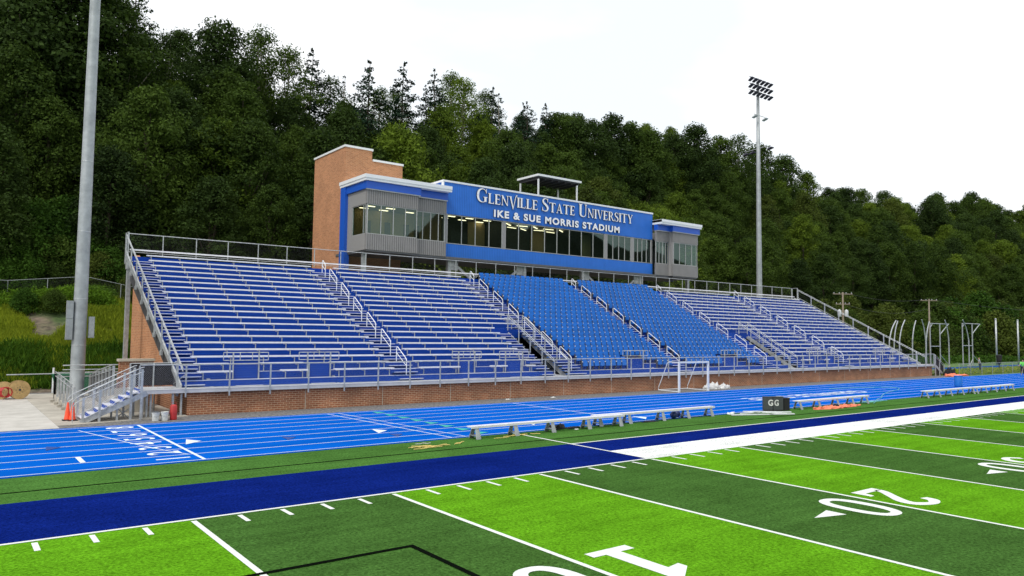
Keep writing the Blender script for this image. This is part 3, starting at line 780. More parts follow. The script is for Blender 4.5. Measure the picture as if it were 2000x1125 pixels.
# interior: ceiling, back wall, partitions
part('ceiling', 'ceiling_tile', boxes=[(25.95, 65.1, 36.8, 41.03, 14.0, 14.1)])
for bx_ in [(26.2, 33.5, 39.6, 39.7, 10.5, 13.99), (37.6, 39.4, 39.2, 39.3, 10.5, 13.99), (33.3, 33.4, 37, 39.6, 10.5, 13.99), (51.0, 52.2, 38.6, 38.7, 10.5, 13.99), (45.8, 47.6, 40.4, 40.5, 10.5, 13.99)]: part('interior_wall', 'interior_wall', boxes=[bx_])
for bx_ in [(33.5, 65, 40.6, 40.7, 10.5, 13.99), (39.6, 39.7, 37, 40.5, 10.5, 13.99), (52.3, 52.4, 37, 40.5, 10.5, 13.99), (35.6, 37.4, 39.0, 39.1, 10.5, 12.9)]: part('interior_wall', 'interior_dark', boxes=[bx_])
for x_ in (27.6, 29.4, 31.2, 32.2): part('door_panel', 'interior_dark', boxes=[(x_, x_+.5, 39.55, 39.598, 10.52, 13.1)])
for x in (26.8, 28.6, 30.8, 34.5, 36.4, 38.3):
    for y in (37.7, 38.9) if x != 30.8 else (38.4,): part('ceiling_light', 'lamp_panel', boxes=[(x, x+.75, y, y+.22, 13.96, 13.985)])
for i in range(5):
    x = 40.6+i*1.6; mb = MB()
    mb.beam((x, 37.5+.5*(i % 2), 13.9), (x+1.1, 38.3-.5*(i % 2), 13.9), .09, .04); mb.beam((x-.2, 39.2, 13.88), (x+.9, 38.8+.5*(i % 3), 13.88), .08, .04)
    mb.build('ceiling_light', 'lamp_panel', PB)
for i in range(14):
    x = 27+i*2.7; mb = MB(); mb.box(x, x+1.9, 37.2, 37.7, 11.15, 11.2); mb.box(x+.5, x+.9, 37.9, 38.3, 10.9, 11.7); mb.build('desk', 'interior_dark', PB)
# columns and struts
for x, dx in ((26.2, 0), (34.03, 2.6), (42.15, -2.6), (49.31, 2.6), (57.42, -2.6), (65.0, 0)):
    o = part('column', 'galvanised', boxes=[(x-.16, x+.16, 36.65, 36.95, 0, 10.05)])
    if dx:
        mb = MB(); mb.beam((x+.2*dx/abs(dx), 36.8, 10.0), (x+dx, 36.8, 8.3), .16, .2); mb.box(min(x, x+.9*dx/2.6)-.0, max(x, x+.9*dx/2.6), 36.72, 36.88, 9.2, 10.04); mb.build('brace', 'galvanised', o)
part('beam', 'galvanised', boxes=[(25.8, 65.2, 36.56, 36.62, 10.06, 10.23)])
# windows
def window(x0, x1, y, z0, z1, muls, along='x', depth=.08):
    mb = MB(); f_ = .05
    def bx(a, b_, c, d, dd=0):
        if along == 'x': mb.box(a, b_, y-dd, y+depth, c, d)
        else: mb.box(y-dd, y+depth, a, b_, c, d)
    bx(x0, x1, z0, z0+f_); bx(x0, x1, z1-f_, z1)
    for m_ in [x0]+list(muls)+[x1]:
        a = min(max(m_-f_/2, x0), x1-f_); bx(a, a+f_, z0+f_+.001, z1-f_-.001, .02)
    fr_ = mb.build('window', 'frame_grey', PB)
    g_ = MB()
    if along == 'x': g_.quad((x0+.02, y+.03, z0+.02), (x1-.02, y+.03, z0+.02), (x1-.02, y+.03, z1-.02), (x0+.02, y+.03, z1-.02))
    else: g_.quad((y+.03, x1-.02, z0+.02), (y+.03, x0+.02, z0+.02), (y+.03, x0+.02, z1-.02), (y+.03, x1-.02, z1-.02))
    g_.build('pane', 'glass', fr_)
ZW0, ZW1 = 11.42, 13.90
window(33.66, 39.45, CY+.06, ZW0, ZW1, (35.13, 36.55, 38.01))
window(39.80, 52.06, CY+.06, ZW0, ZW1, (41.3, 42.83, 44.37, 45.88, 47.45, 49.0, 50.54))
window(52.45, 55.85, CY+.06, ZW0, ZW1, (53.27, 54.1, 54.95))
window(56.25, 58.83, CY+.06, ZW0, ZW1, (56.85, 57.5, 58.17))
for a_, b_ in ((33.26, 33.655), (39.455, 39.795), (52.065, 52.445), (55.855, 56.245), (58.835, 59.025)): part('pilaster', 'panel_grey', boxes=[(a_, b_, CY+.01, CY+.2, 11.385, 13.925)])
def bay(xa, xb, ya, side_, x_far):
    """projecting grey bay from xa..xb at front ya, recess to x_far"""
    LB, LT, UB, UT = 10.2, 11.43, 13.76, 14.90
    part('bay_wall', 'facade_grey', boxes=[(xa, xb, ya, ya+.2, LB, LT)]); part('bay_wall', 'facade_grey', boxes=[(xa, xb, ya, ya+.2, UB, UT)])
    # recessed part at y = 36
    r0, r1 = (xb+.002, x_far) if side_ < 0 else (x_far, xa-.002)
    part('bay_wall', 'facade_grey', boxes=[(r0, r1, 36.0, 36.2, LB+.02, LT)]); part('bay_wall', 'facade_grey', boxes=[(r0, r1, 36.0, 36.2, UB, UT)])
    n = 4; wdt = xb-xa
    window(xa+(.06 if side_ < 0 else .15), xb-.08, ya+.05, LT+.003, UB-.003, [xa+wdt*(i+.15)/4.2 for i in range(1, 4)])
    window(r0+.02, r1-.12, 36.05, LT+.003, UB-.003, [r0+(r1-r0)*i/4 for i in range(1, 4)])
    # inner return between the projecting and the recessed plane
    xi = xb if side_ < 0 else xa
    part('bay_wall', 'panel_grey', boxes=[(xi-.1, xi-.001, ya+.201, 36.0, LB, LT), (xi-.1, xi-.001, ya+.201, 36.0, UB, UT)])
    part('pilaster', 'panel_grey', boxes=[(xi-.1, xi-.001, ya+.201, 36.0, LT+.002, UB-.002)])
    if side_ > 0: part('pilaster', 'panel_grey', boxes=[(xa+.0, xa+.14, ya+.01, ya+.2, LT+.002, UB-.002)])
    # outer side wall
    xo0, xo1 = (xa, xa+.2) if side_ < 0 else (xb-.2, xb)
    part('bay_wall', 'panel_grey', boxes=[(xo0, xo1, ya+.201, 38.9, LB, LT), (xo0, xo1, ya+.201, 38.9, UB, UT), (xo0, xo1, 38.05, 38.9, LT+.002, UB-.002)])
    window(ya+.22, 38.04, xo0+.03, LT+.003, UB-.003, (36.1,), along='y')
    part('fascia_band', 'fascia_blue', boxes=[(xa-.15, xb+.15, ya-.15, ya+.3, UT+.002, 15.48), (r0 if side_ > 0 else xb+.152, r1 if side_ < 0 else xa-.152, 35.8, 36.3, UT+.002, 15.48)])
    part('fascia_band', 'fascia_blue', boxes=[(xo0-.15, xo1+.15, ya+.302, 38.9, UT+.002, 15.48)])
    part('soffit_trim', 'frame_grey', boxes=[(xa-.12, xb+.12, ya-.12, ya-.002, UT-.07, UT), (r0 if side_ > 0 else xb+.122, r1 if side_ < 0 else xa-.122, 35.83, 35.998, UT-.07, UT)])
    part('fin', 'fascia_blue', boxes=[(xo0-.25, xo0+.2, 38.902, 39.8, 7.5 if side_ < 0 else 10, 15.48)])
    part('roof_fascia', 'white_metal', boxes=[(min(xa-.28, x_far), max(xb+.28, x_far), 35.2, 39.9, 15.5, 15.94)])
    part('roof_fascia', 'white_metal', boxes=[(min(xa-.33, x_far), max(xb+.33, x_far), 35.15, 39.95, 15.70, 15.97)])
bay(25.72, 30.25, 35.5, -1, 33.24)
bay(61.1, 65.2, 35.5, 1, 59.04)
# canopy on the roof
o = part('roof_canopy', 'white_metal', boxes=[(44.7, 50.3, 38.0, 41.3, 18.98, 19.17)])
part('canopy_soffit', 'dark_steel', o, boxes=[(44.85, 50.15, 38.15, 41.15, 18.86, 18.978)]+[(44.9+i*.85, 44.97+i*.85, 38.2, 41.1, 18.7, 18.858) for i in range(7)])
for x, y in ((44.85, 38.15), (49.8, 38.15), (44.9, 41.0), (49.8, 41.0)): part('canopy_post', 'white_metal', o, boxes=[(x-.06, x+.06, y-.06, y+.06, 15.8, 18.69)])

# lettering (serif capitals cut as strokes)
def glyph(ch):
    """list of ('poly', pts) or ('st', [(x,y,w)..]) in unit cap height; returns width"""
    T, t, sf = .175, .07, .055
    P = []
    def stem(x, w_=T, y0=0, y1=1, s=.07):
        P.append([(x, y0), (x+w_, y0), (x+w_, y1), (x, y1)])
        if s:
            if y0 == 0: P.append([(x-s, 0), (x+w_+s, 0), (x+w_+s, sf), (x-s, sf)])
            if y1 == 1: P.append([(x-s, 1-sf), (x+w_+s, 1-sf), (x+w_+s, 1), (x-s, 1)])
    def st(pw, n=6):
        A, B = curve_stroke(pw, n)
        for i in range(len(A)-1): P.append([A[i], B[i], B[i+1], A[i+1]])
    def bar(x0, x1, y, up=0):
        P.append([(x0, y-t/2), (x1, y-t/2), (x1, y+t/2), (x0, y+t/2)])
        if up: P.append([(x1-.05, y), (x1+.012, y), (x1+.03, y+up), (x1, y+up)])
    if ch == 'I': stem(.07); w_ = .30
    elif ch == 'L': stem(.07); bar(.2, .58, .03, .2); w_ = .64
    elif ch == 'E': stem(.07); bar(.2, .56, .03, .2); bar(.2, .47, .52); bar(.2, .54, .97, -.18); P.append([(.44, .42), (.48, .42), (.48, .62), (.44, .62)]); w_ = .63
    elif ch == 'T': stem(.31, s=.08); P[-1] = [(.3, .9), (.32, .9), (.32, .99), (.3, .99)]; bar(.03, .74, .97); P.append([(.0, .8), (.035, .8), (.06, .99), (.0, .99)]); P.append([(.735, .8), (.77, .8), (.77, .99), (.71, .99)]); w_ = .79
    elif ch == 'N':
        P.append([(.10, 0), (.16, 0), (.16, .95), (.10, .95)]); P.append([(.66, .0), (.72, .0), (.72, 1), (.66, 1)]); P.append([(.02, 1), (.20, 1), (.72, .0), (.62, .0)])
        P.append([(.02, 0), (.24, 0), (.24, sf), (.02, sf)]); P.append([(.58, 1-sf), (.80, 1-sf), (.80, 1), (.58, 1)]); w_ = .83
    elif ch == 'V' or ch == 'W':
        P.append([(.06, 1), (.23, 1), (.44, .12), (.38, -.02)]); P.append([(.38, -.02), (.44, .02), (.69, 1), (.63, 1)])
        P.append([(0, 1-sf), (.29, 1-sf), (.29, 1), (0, 1)]); P.append([(.55, 1-sf), (.77, 1-sf), (.77, 1), (.55, 1)]); w_ = .77
    elif ch == 'v':   # the tall swash V
        P.append([(.04, 1), (.21, 1), (.46, -.10), (.40, -.28)]); P.append([(-.03, 1-sf), (.28, 1-sf), (.28, 1), (-.03, 1)])
        st([(.40, -.28, .05), (.52, .2, .06), (.64, .72, .07), (.70, 1.0, .08), (.80, 1.16, .08), (.90, 1.13, .05)]); w_ = .80
    elif ch == 'A':
        P.append([(.08, 0), (.14, 0), (.40, .95), (.37, 1.02)]); P.append([(.37, 1.02), (.43, 1.02), (.72, 0), (.55, 0), (.35, .9)]); bar(.2, .6, .33)
        P.append([(.0, 0), (.23, 0), (.23, sf), (.0, sf)]); P.append([(.48, 0), (.79, 0), (.79, sf), (.48, sf)]); w_ = .79
    elif ch == 'U':
        stem(.08, y0=.28, s=.07); st([(.158, .32, .155), (.19, .12, .14), (.40, .01, .07), (.60, .10, .06), (.66, .3, .055)]); P.append([(.635, .3), (.69, .3), (.69, 1), (.635, 1)]); P.append([(.56, 1-sf), (.77, 1-sf), (.77, 1), (.56, 1)]); w_ = .80
    elif ch == 'S':
        st([(.50, .74, .03), (.47, .90, .05), (.30, .975, .055), (.12, .86, .12), (.14, .66, .15), (.36, .49, .16), (.50, .30, .16), (.44, .09, .10), (.24, .02, .055), (.09, .12, .05), (.05, .28, .03)]); P.append([(.48, .7), (.515, .7), (.53, 1), (.49, 1)]); P.append([(.02, .0), (.05, .0), (.07, .32), (.035, .32)]); w_ = .60
    elif ch == 'G':
        st([(.74, .70, .03), (.68, .88, .05), (.46, .975, .055), (.20, .84, .13), (.11, .5, .165), (.20, .16, .13), (.46, .02, .055), (.68, .12, .06)]); P.append([(.60, .06), (.76, .06), (.76, .42), (.60, .42)]); P.append([(.53, .42-sf), (.83, .42-sf), (.83, .42), (.53, .42)]); P.append([(.72, .68), (.755, .68), (.77, 1), (.73, 1)]); w_ = .86
    elif ch == 'R':
        stem(.07); st([(.2, .97, .05), (.42, .95, .07), (.52, .75, .14), (.42, .55, .07), (.2, .50, .05)]); P.append([(.30, .52), (.43, .54), (.74, .0), (.60, .0)]); P.append([(.58, 0), (.80, 0), (.80, sf), (.58, sf)]); w_ = .76
    elif ch == 'Y':
        P.append([(.06, 1), (.22, 1), (.44, .48), (.30, .44)]); P.append([(.37, .48), (.43, .46), (.68, 1), (.62, 1)]); P.append([(.30, 0), (.45, 0), (.45, .5), (.30, .5)]); P.append([(.22, 0), (.53, 0), (.53, sf), (.22, sf)])
        P.append([(0, 1-sf), (.28, 1-sf), (.28, 1), (0, 1)]); P.append([(.54, 1-sf), (.75, 1-sf), (.75, 1), (.54, 1)]); w_ = .75
    else: w_ = .3
    return P, w_
def lay(words, x0, x1, zb, big, small, gap=.05):
    """word list -> placed letters along x"""
    items = []; x = 0
    for wi, wd in enumerate(words):
        for i, ch in enumerate(wd):
            h = big if i == 0 else small
            P, w_ = glyph(ch); items.append((P, x, h)); x += w_*h+gap*small
        x += .42*small
    x -= .42*small+gap*small; k = (x1-x0)/x
    for P, xx, h in items:
        mb = MB()
        for j, q in enumerate(P):
            ar = sum(q[i][0]*q[(i+1) % len(q)][1]-q[(i+1) % len(q)][0]*q[i][1] for i in range(len(q)))
            if ar < 0: q = q[::-1]
            n = len(q); d0 = CY-.115-.0006*(j % 24); pts = [(x0+(xx+p[0]*h)*k, zb+p[1]*h) for p in q]
            mb.cur = 0; mb.add([(a, d0, b_) for a, b_ in pts], [tuple(range(n))])
            mb.cur = 1; mb.add([(a, d0+.0003, b_) for a, b_ in pts]+[(a, CY-.01, b_) for a, b_ in pts], [(i, n+i, n+(i+1) % n, (i+1) % n) for i in range(n)])
        mb.build('letter', ['letter_white', 'letter_side'], PB)
lay(['GLENvILLE', 'STATE', 'UNIVERSITY'], 36.50, 55.95, 15.28, 1.22, .90)
# second line, bold sans capitals
v, f, nz = text_mesh('IKE & SUE MORRIS STADIUM', .62, .035, .05, 1.22)
a, b_ = v[:, 0].min(), v[:, 0].max(); kx = (54.05-38.40)/(b_-a)
def islands(f, nv):
    par = list(range(nv))
    def find(i):
        while par[i] != i: par[i] = par[par[i]]; i = par[i]
        return i
    for q in f:
        for j in q[1:]: par[find(j)] = find(q[0])
    g = {}
    for k, q in enumerate(f): g.setdefault(find(q[0]), []).append(k)
    return g.values()
key_ = {}; rv = np.round(v, 4); remap = [key_.setdefault(tuple(p), i) for i, p in enumerate(rv)]
f2 = [tuple(remap[i] for i in q) for q in f]
for g_ in islands(f2, len(v)):
    ids = sorted({i for k in g_ for i in f2[k]}); ix = {i: n for n, i in enumerate(ids)}
    mb = MB(); mb.v = [(38.40+(v[i][0]-a)*kx, CY-.06-v[i][2], 14.18+v[i][1]) for i in ids]; mb.f = [tuple(ix[i] for i in f2[k]) for k in g_]; mb.mi = [0 if nz[k] > .9 else 1 for k in g_]
    mb.build('letter', ['letter_white', 'letter_side'], PB)

# stair tower of brick behind
ST = thing('brick_tower', (27, 42, 0), 'tall orange brick stair tower with white coping behind the left end of the press box', 'tower')
part('wall', 'brick_tower', ST, boxes=[(25.87, 28.3, 40.0, 46.3, 0, 19.05)])
part('wall', 'brick_tower', ST, boxes=[(28.302, 31.2, 40.0, 46.3, 0, 18.2)])
part('coping', 'white_metal', ST, boxes=[(25.80, 28.37, 39.93, 46.37, 19.05, 19.22)])
part('coping', 'white_metal', ST, boxes=[(28.372, 31.27, 39.93, 46.37, 18.2, 18.37)])

# ================================================================== FLOODLIGHT POLES
t = thing('floodlight_pole', (5.95, 28, 0), 'thick galvanised floodlight pole with grey boxes beside the left ramp', 'light pole')
mb = MB(); mb.lathe([(.42, 0), (.34, .02), (.335, 2), (.29, 12), (.285, 12.02), (.235, 24), (.2, 34)], 5.95, 28, 0, 20)
p_ = mb.build('pole', 'galv_pole', t, smooth=True)
mb = MB()
for z in (3.0, 5.4, 8.9, 12.6, 16.4): mb.lathe([(.36-.006*z, z), (.366-.006*z, z+.02), (.36-.006*z, z+.04)], 5.95, 28, 0, 20)
mb.build('collar', 'galvanised', p_)
for x0, x1, z0, z1 in ((5.32, 5.62, 3.30, 4.36), (5.32, 5.62, 4.37, 5.3), (6.34, 6.60, 3.4, 4.5)):
    mb = MB(); mb.box(x0, x1, 27.75, 28.05, z0, z1); mb.box(x0+.02, x1-.02, 27.735, 27.75, z0+.03, z1-.03); mb.build('control_box', 'galv_pole', t)
def lamp_head(parent, x, y, z, m='fixture_dark', tilt=.5, sx=1):
    mb = MB(); c, s = math.cos(tilt), math.sin(tilt)
    def T(p): return (x+p[0], y+p[1]*c+p[2]*s, z-.35-p[1]*s*-1+p[2]*c)
    P = [(-.3*sx, -.38, -.09), (.3*sx, -.38, -.09), (.27*sx, .25, -.10), (-.27*sx, .25, -.10), (-.3*sx, -.38, .03), (.3*sx, -.38, .03), (.18*sx, .25, .13), (-.18*sx, .25, .13)]
    mb.add([T(q) for q in P], [(0,3,2,1),(4,5,6,7),(0,1,5,4),(1,2,6,5),(2,3,7,6),(3,0,4,7)])
    mb.box(x-.03, x+.03, y-.03, y+.03, z-.33, z)
    mb.build('floodlight', m, parent)
PX, PY = 83.05, 40.0
t = thing('floodlight_pole', (PX, PY, 0), 'tall slender floodlight pole with three rows of lamps right of the press box', 'light pole')
mb = MB(); mb.lathe([(.44, 0), (.36, 10), (.27, 24), (.17, 37.4)], PX, PY, 0, 16); mb.build('pole', 'galv_pole', t, smooth=True)
for z in (37.2, 36.35, 35.5):
    mb = MB(); mb.tube([(PX-2.1, PY-.2, z), (PX+2.3, PY-.2, z)], .05); a = mb.build('crossarm', 'galvanised', t)
    for i in range(6): lamp_head(t, PX-2.0+i*.83, PY-.35, z, tilt=-.45)
mb = MB(); mb.tube([(PX-.9, PY, 32.6), (PX+1.3, PY, 32.6)], .04); mb.build('crossarm', 'galvanised', t)
lamp_head(t, PX+1.3, PY-.1, 32.6, 'fixture_pale', -.3); lamp_head(t, PX-.9, PY-.1, 32.6, 'fixture_pale', -.3)
mb = MB(); mb.tube([(PX-.3, PY-2.0, 28.2), (PX+.3, PY+2.2, 28.2)], .04); mb.build('crossarm', 'galvanised', t)
for d in (-1.9, 1.0, 2.1): lamp_head(t, PX+d*.14, PY+d, 28.2, tilt=-.2)

# ================================================================== UTILITY POLES + WIRES
def util(x, y, h, label, transformers):
    z0 = hz(x, y)-.1
    t = thing('utility_pole', (x, y, z0), label, 'utility pole')
    mb = MB(); mb.lathe([(.17, -.3), (.10, h)], x, y, z0, 10); mb.build('pole', 'wood_pole', t, smooth=True)
    d = Vector((.80, -.6, 0))
    for zz, L_ in ((h-.25, 1.3), (h-1.6, .95))[:2 if transformers else 1]:
        mb = MB(); a = Vector((x, y, z0+zz)); mb.beam(a-d*L_, a+d*L_, .10, .12); o = mb.build('crossarm', 'wood_pole', t)
        mb = MB()
        for k in (-.9, -.35, .35, .9): q = a+d*L_*k; mb.lathe([(.04, .06), (.06, .12), (.03, .22)], q.x, q.y, q.z, 8)
        mb.build('insulator', 'ceramic', o)
    if transformers:
        for k in (-.42, .42): q = Vector((x, y, z0+h-3.3))+d*k*1.1; mb = MB(); mb.lathe([(.2, 0), (.24, .05), (.24, .8), (.18, .88), (.05, 1.0)], q.x, q.y, q.z, 12); mb.build('transformer', 'fixture_pale', t, smooth=True)
    return Vector((x, y, z0+h-.1))
P1 = util(95.5, 35.7, 10.1, 'wooden utility pole with crossarms and two transformers right of the grandstand', True)
P2 = util(121.5, 36.0, 10.2, 'plain wooden utility pole behind the curved cage posts', False)
P3 = util(190, 30.0, 10.5, 'distant wooden utility pole beyond the right edge', False)
def wire(a, b_, sag, label, off):
    mb = MB(); a = a+Vector(off); b_ = b_+Vector(off)
    pts = [a.lerp(b_, i/12)-Vector((0, 0, sag*4*(i/12)*(1-i/12))) for i in range(13)]
    mb.tube(pts, .022, 4); mb.build('power_line', 'rubber', label=label, cat='cable', group='power lines strung between the utility poles')
wire(P1, P2, .7, 'upper power line from transformer pole to plain wooden pole', (0, 0, .1))
wire(P1, P2, 1.0, 'lower sagging power line from transformer pole to plain wooden pole', (0, .1, -1.4))
wire(P2, P3, 1.0, 'power line running from plain wooden pole off to the right', (0, 0, .1))

# ================================================================== LEFT STAIR, RAMP
t = thing('metal_stair', (6.2, 19.7, 0), 'galvanised stair with blue treads and mesh sides at the left end of the walkway', 'stairs')
Y0, Y1 = 18.98, 20.5; xa, xb_ = 5.05, 7.22
for yy in (Y0, Y1): mb = MB(); mb.beam((xa-.05, yy, .02), (xb_+.25, yy, 1.14), .05, .22); mb.build('stringer', 'galvanised', t)
for i in range(7):
    x = xa+.02+i*.31; z = .165+i*.165
    mb = MB(); mb.box(x, x+.31, Y0+.03, Y1-.03, z-.035, z); mb.cur = 1; mb.box(x+.29, x+.308, Y0+.04, Y1-.04, z+.002, z+.128); mb.build('step', ['aluminium', 'riser_blue'], t)
for yy in (Y0-.04, Y1+.04):
    mb = MB()
    for h in (.90, 1.10): mb.tube([(xa-.35, yy, 0.0), (xa-.36, yy, h-.22), (xa-.28, yy, h-.10), (xa-.15, yy, h), (xb_, yy, 1.14+h), (xb_+.1, yy, 1.16+h)], .022)
    mb.tube([(xa, yy, .15), (xb_, yy, 1.28)], .018)
    for x in (xa+.02, xa+.62, xb_-.38, xb_+.02):
        zz = (x-xa)/(xb_-xa)*1.14; mb.box(x-.045, x+.045, yy-.035, yy+.035, 0, zz+1.02)
    o = mb.build('handrail', 'galvanised', t)
    mb = MB(); mb.quad((xa, yy, .15), (xb_, yy, 1.28), (xb_, yy, 2.18), (xa, yy, 1.05)); mb.build('wire_mesh', 'chainlink_near', o)
mb = MB()
for x, y in ((6.35, 20.4), (6.35, 19.1)): mb.box(x-.04, x+.04, y-.04, y+.04, 0, .6)
mb.beam((6.35, 19.1, .55), (6.9, 19.6, .05), .04, .04); mb.beam((6.35, 19.6, .05), (6.9, 19.1, .55), .04, .04)
mb.build('brace', 'galvanised', t)
t = thing('walkway_landing', (8.2, 20.5, 0), 'galvanised legs and dark screen carrying the walkway landing at the top of the left stair', 'landing')
mb = MB()
for x in (7.45, 7.62, 7.78, 8.7, 9.05): mb.tube([(x, 19.75, 0), (x, 19.75, 1.01)], .05, 8)
for x in (7.4, 8.3, 9.1): mb.tube([(x, 21.6, 0), (x, 21.6, 1.01)], .04, 8)
mb.build('leg', 'galvanised', t)
mb = MB(); mb.box(7.3, 9.25, 21.93, 21.95, 1.25, 2.28); mb.build('windscreen', 'windscreen', t)
mb = MB(); mb.tube([(7.3, 21.9, 2.3), (9.3, 21.9, 2.3)], .022)
for x in (7.3, 8.3, 9.3): mb.box(x-.03, x+.03, 21.87, 21.925, 1.2, 2.3)
mb.tube([(9.2, 19.6, 2.25), (9.2, 21.9, 2.25)], .02); mb.tube([(9.2, 19.6, 1.9), (9.2, 21.9, 1.3)], .02)
mb.build('railing', 'galvanised', t)
# ramp: rises along +y on the left, lands, returns to the walkway
t = thing('access_ramp', (6.2, 24, 0), 'concrete access ramp with galvanised mesh railings and dark panels behind the left stair', 'ramp')
mb = MB(); P = [(22.2, .03), (29.6, .03), (29.6, .42), (22.2, .10)]
mb.prism(P, lambda p: (6.6, p[0], p[1]), lambda p: (5.12, p[0], p[1])); mb.build('ramp_slab', 'concrete_old', t)
mb = MB(); P = [(22.2, .03), (29.6, .03), (29.6, .42), (22.2, 1.15)]
mb.prism(P, lambda p: (8.2, p[0], p[1]), lambda p: (6.75, p[0], p[1])); mb.build('ramp_slab', 'concrete_old', t)
def rr(name, a, b_, n, h=1.1, h2=.88, m2='chainlink'):
    mb = MB()
    for i in range(n+1):
        q = Vector(a).lerp(Vector(b_), i/n); mb.box(q.x-.05, q.x+.05, q.y-.03, q.y+.03, q.z-.3, q.z+h-.06)
    for hh in (h, h2): mb.tube([Vector(a)+Vector((0, 0, hh)), Vector(b_)+Vector((0, 0, hh))], .024)
    o = mb.build(name, 'galvanised', t)
    mb = MB(); A, B = Vector(a), Vector(b_); mb.quad(A+Vector((.01, 0, .05)), B+Vector((.01, 0, .05)), B+Vector((.01, 0, h)), A+Vector((.01, 0, h))); mb.build('wire_mesh', m2, o)
rr('ramp_railing', (5.15, 22.3, .22), (5.15, 29.5, .50), 6)
rr('ramp_railing', (5.15, 29.5, .45), (8.2, 29.5, .45), 3)
rr('ramp_railing', (6.68, 22.3, 1.15), (6.68, 29.0, .42), 7)
mb = MB(); mb.quad((6.72, 22.4, 1.15), (6.72, 28.9, .5), (6.72, 28.9, 1.45), (6.72, 22.4, 2.1)); mb.build('dark_panel', 'windscreen', t)
mb = MB(); mb.tube([(5.2, 27.2, 2.02), (9.0, 27.2, 2.02)], .03); mb.tube([(5.2, 27.2, 1.8), (8.4, 27.2, 1.8)], .025); mb.build('rail', 'galvanised', t)
for i in range(5): part('curb_block', 'concrete_old', t, boxes=[(4.95, 5.1, 23.2+i*1.5, 23.5+i*1.5, .02, .16)])

# right-hand stair
t = thing('metal_stair', (83.9, 19.2, 0), 'small stair with dark mesh sides at the right end of the walkway', 'stairs')
for i in range(7):
    mb = MB(); z = .165+i*.165; mb.box(86.25-i*.30, 86.56-i*.30, 19.6, 21.2, z-.04, z); mb.build('step', 'aluminium', t)
mb = MB(); mb.beam((86.5, 19.55, .05), (84.35, 19.55, 1.2), .05, .25)
for x, z in ((84.4, 1.2), (85.4, .62), (86.5, .05)): mb.box(x-.05, x+.05, 19.45, 19.53, 0, z+1.05)
for h in (.9, 1.08): mb.tube([(84.3, 19.49, 1.2+h), (86.6, 19.49, .05+h)], .025)
o = mb.build('handrail', 'galvanised', t)
mb = MB(); mb.quad((84.4, 19.58, .1), (86.5, 19.58, .0), (86.5, 19.58, 1.0), (84.4, 19.58, 2.2)); mb.build('dark_panel', 'windscreen', t)

# ================================================================== SMALL OBJECTS, LEFT
def cone(x, y, label):
    t = thing('traffic_cone', (x, y, .024), label, 'traffic cone', 'orange cones by the foot of the stair')
    mb = MB(); mb.box(x-.18, x+.18, y-.18, y+.18, .024, .06); mb.build('base', 'rubber', t)
    mb = MB(); mb.lathe([(.135, .0), (.125, .03), (.035, .70), (.03, .72)], x, y, .06, 14); mb.build('body', 'orange', t, smooth=True)
cone(4.66, 20.1, 'left one of two orange traffic cones beside the stair'); cone(4.82, 19.9, 'right one of two orange traffic cones beside the stair')
def bucket(x, y, label, m='bucket_white'):
    t = thing('bucket', (x, y, 0), label, 'bucket')
    mb = MB(); mb.lathe([(.13, 0), (.155, .34), (.165, .34), (.165, .37), (.150, .37), (.145, .33)], x, y, 0, 16); mb.build('body', m, t)
    mb = MB(); mb.tube([(x-.16, y-.02, .33), (x-.1, y-.12, .22), (x+.02, y-.17, .18), (x+.12, y-.12, .24), (x+.16, y-.02, .33)], .008, 4); mb.build('handle', 'galvanised', t); return t
bk = bucket(7.70, 18.3, 'white bucket with dark lid beside the landing legs'); bucket(8.06, 18.3, 'stained white bucket next to the red canister')
mb = MB(); mb.lathe([(.17, 0), (.165, .02), (.10, .04)], 7.70, 18.3, .37, 14); mb.build('lid', 'box_grey', bk)
t = thing('canister', (8.42, 18.35, 0), 'tall red metal canister beside the white buckets', 'canister')
mb = MB(); mb.lathe([(.14, 0), (.145, .04), (.145, .58), (.10, .64), (.05, .66)], 8.42, 18.35, 0, 16); mb.build('body', 'red_paint', t, smooth=True)
mb = MB(); mb.tube([(8.32, 18.35, .62), (8.34, 18.35, .76), (8.5, 18.35, .76), (8.52, 18.35, .62)], .012); mb.build('handle', 'red_paint', t)
def reel(x, y, r, w_, ang, label):
    t = thing('cable_reel', (x, y, .03), label, 'cable reel')
    ax = Vector((math.cos(ang), math.sin(ang), 0)); u = Vector((-math.sin(ang), math.cos(ang), 0)); c = Vector((x, y, .03+r))
    for s in (-1, 1):
        mb = MB(); n = 28
        for k in (0, 1):
            o_ = c+ax*(s*(w_/2)+k*.04)
            mb.v += [tuple(o_+(u*math.cos(2*math.pi*i/n)+Vector((0, 0, 1))*math.sin(2*math.pi*i/n))*r) for i in range(n)]
        mb.f = [tuple(range(n)), tuple(range(2*n-1, n-1, -1))]+[(i, (i+1) % n, n+(i+1) % n, n+i) for i in range(n)]; mb.mi = [0]*len(mb.f)
        o = mb.build('flange', 'wood_reel', t)
        mb = MB(); mb.tube([c+ax*(s*(w_/2)-.02), c+ax*(s*(w_/2)+.07)], .06, 10)
        for i in range(8):
            q = c+ax*(s*w_/2+.02)+(u*math.cos(i*.785)+Vector((0, 0, 1))*math.sin(i*.785))*r*.35; mb.tube([q-ax*.03, q+ax*.035], .02, 6)
        mb.build('hub', 'dark_steel', o)
    mb = MB(); mb.tube([c-ax*w_/2, c+ax*w_/2], r*.42, 20); mb.build('drum', 'wood_dark', t)
reel(3.75, 32.2, .50, .40, R(-80), 'upright wooden cable reel with pale round flange on the concrete pad')
reel(3.05, 32.6, .46, .45, R(-110), 'darker wooden cable reel holding red cable at the left edge')
mb = MB()
for i in range(9): mb.tube([(3.05+.25*math.cos(t_*.7)+.02*i, 32.1-.03*i, .42+.27*math.sin(t_*.7)) for t_ in range(10)], .018, 5)
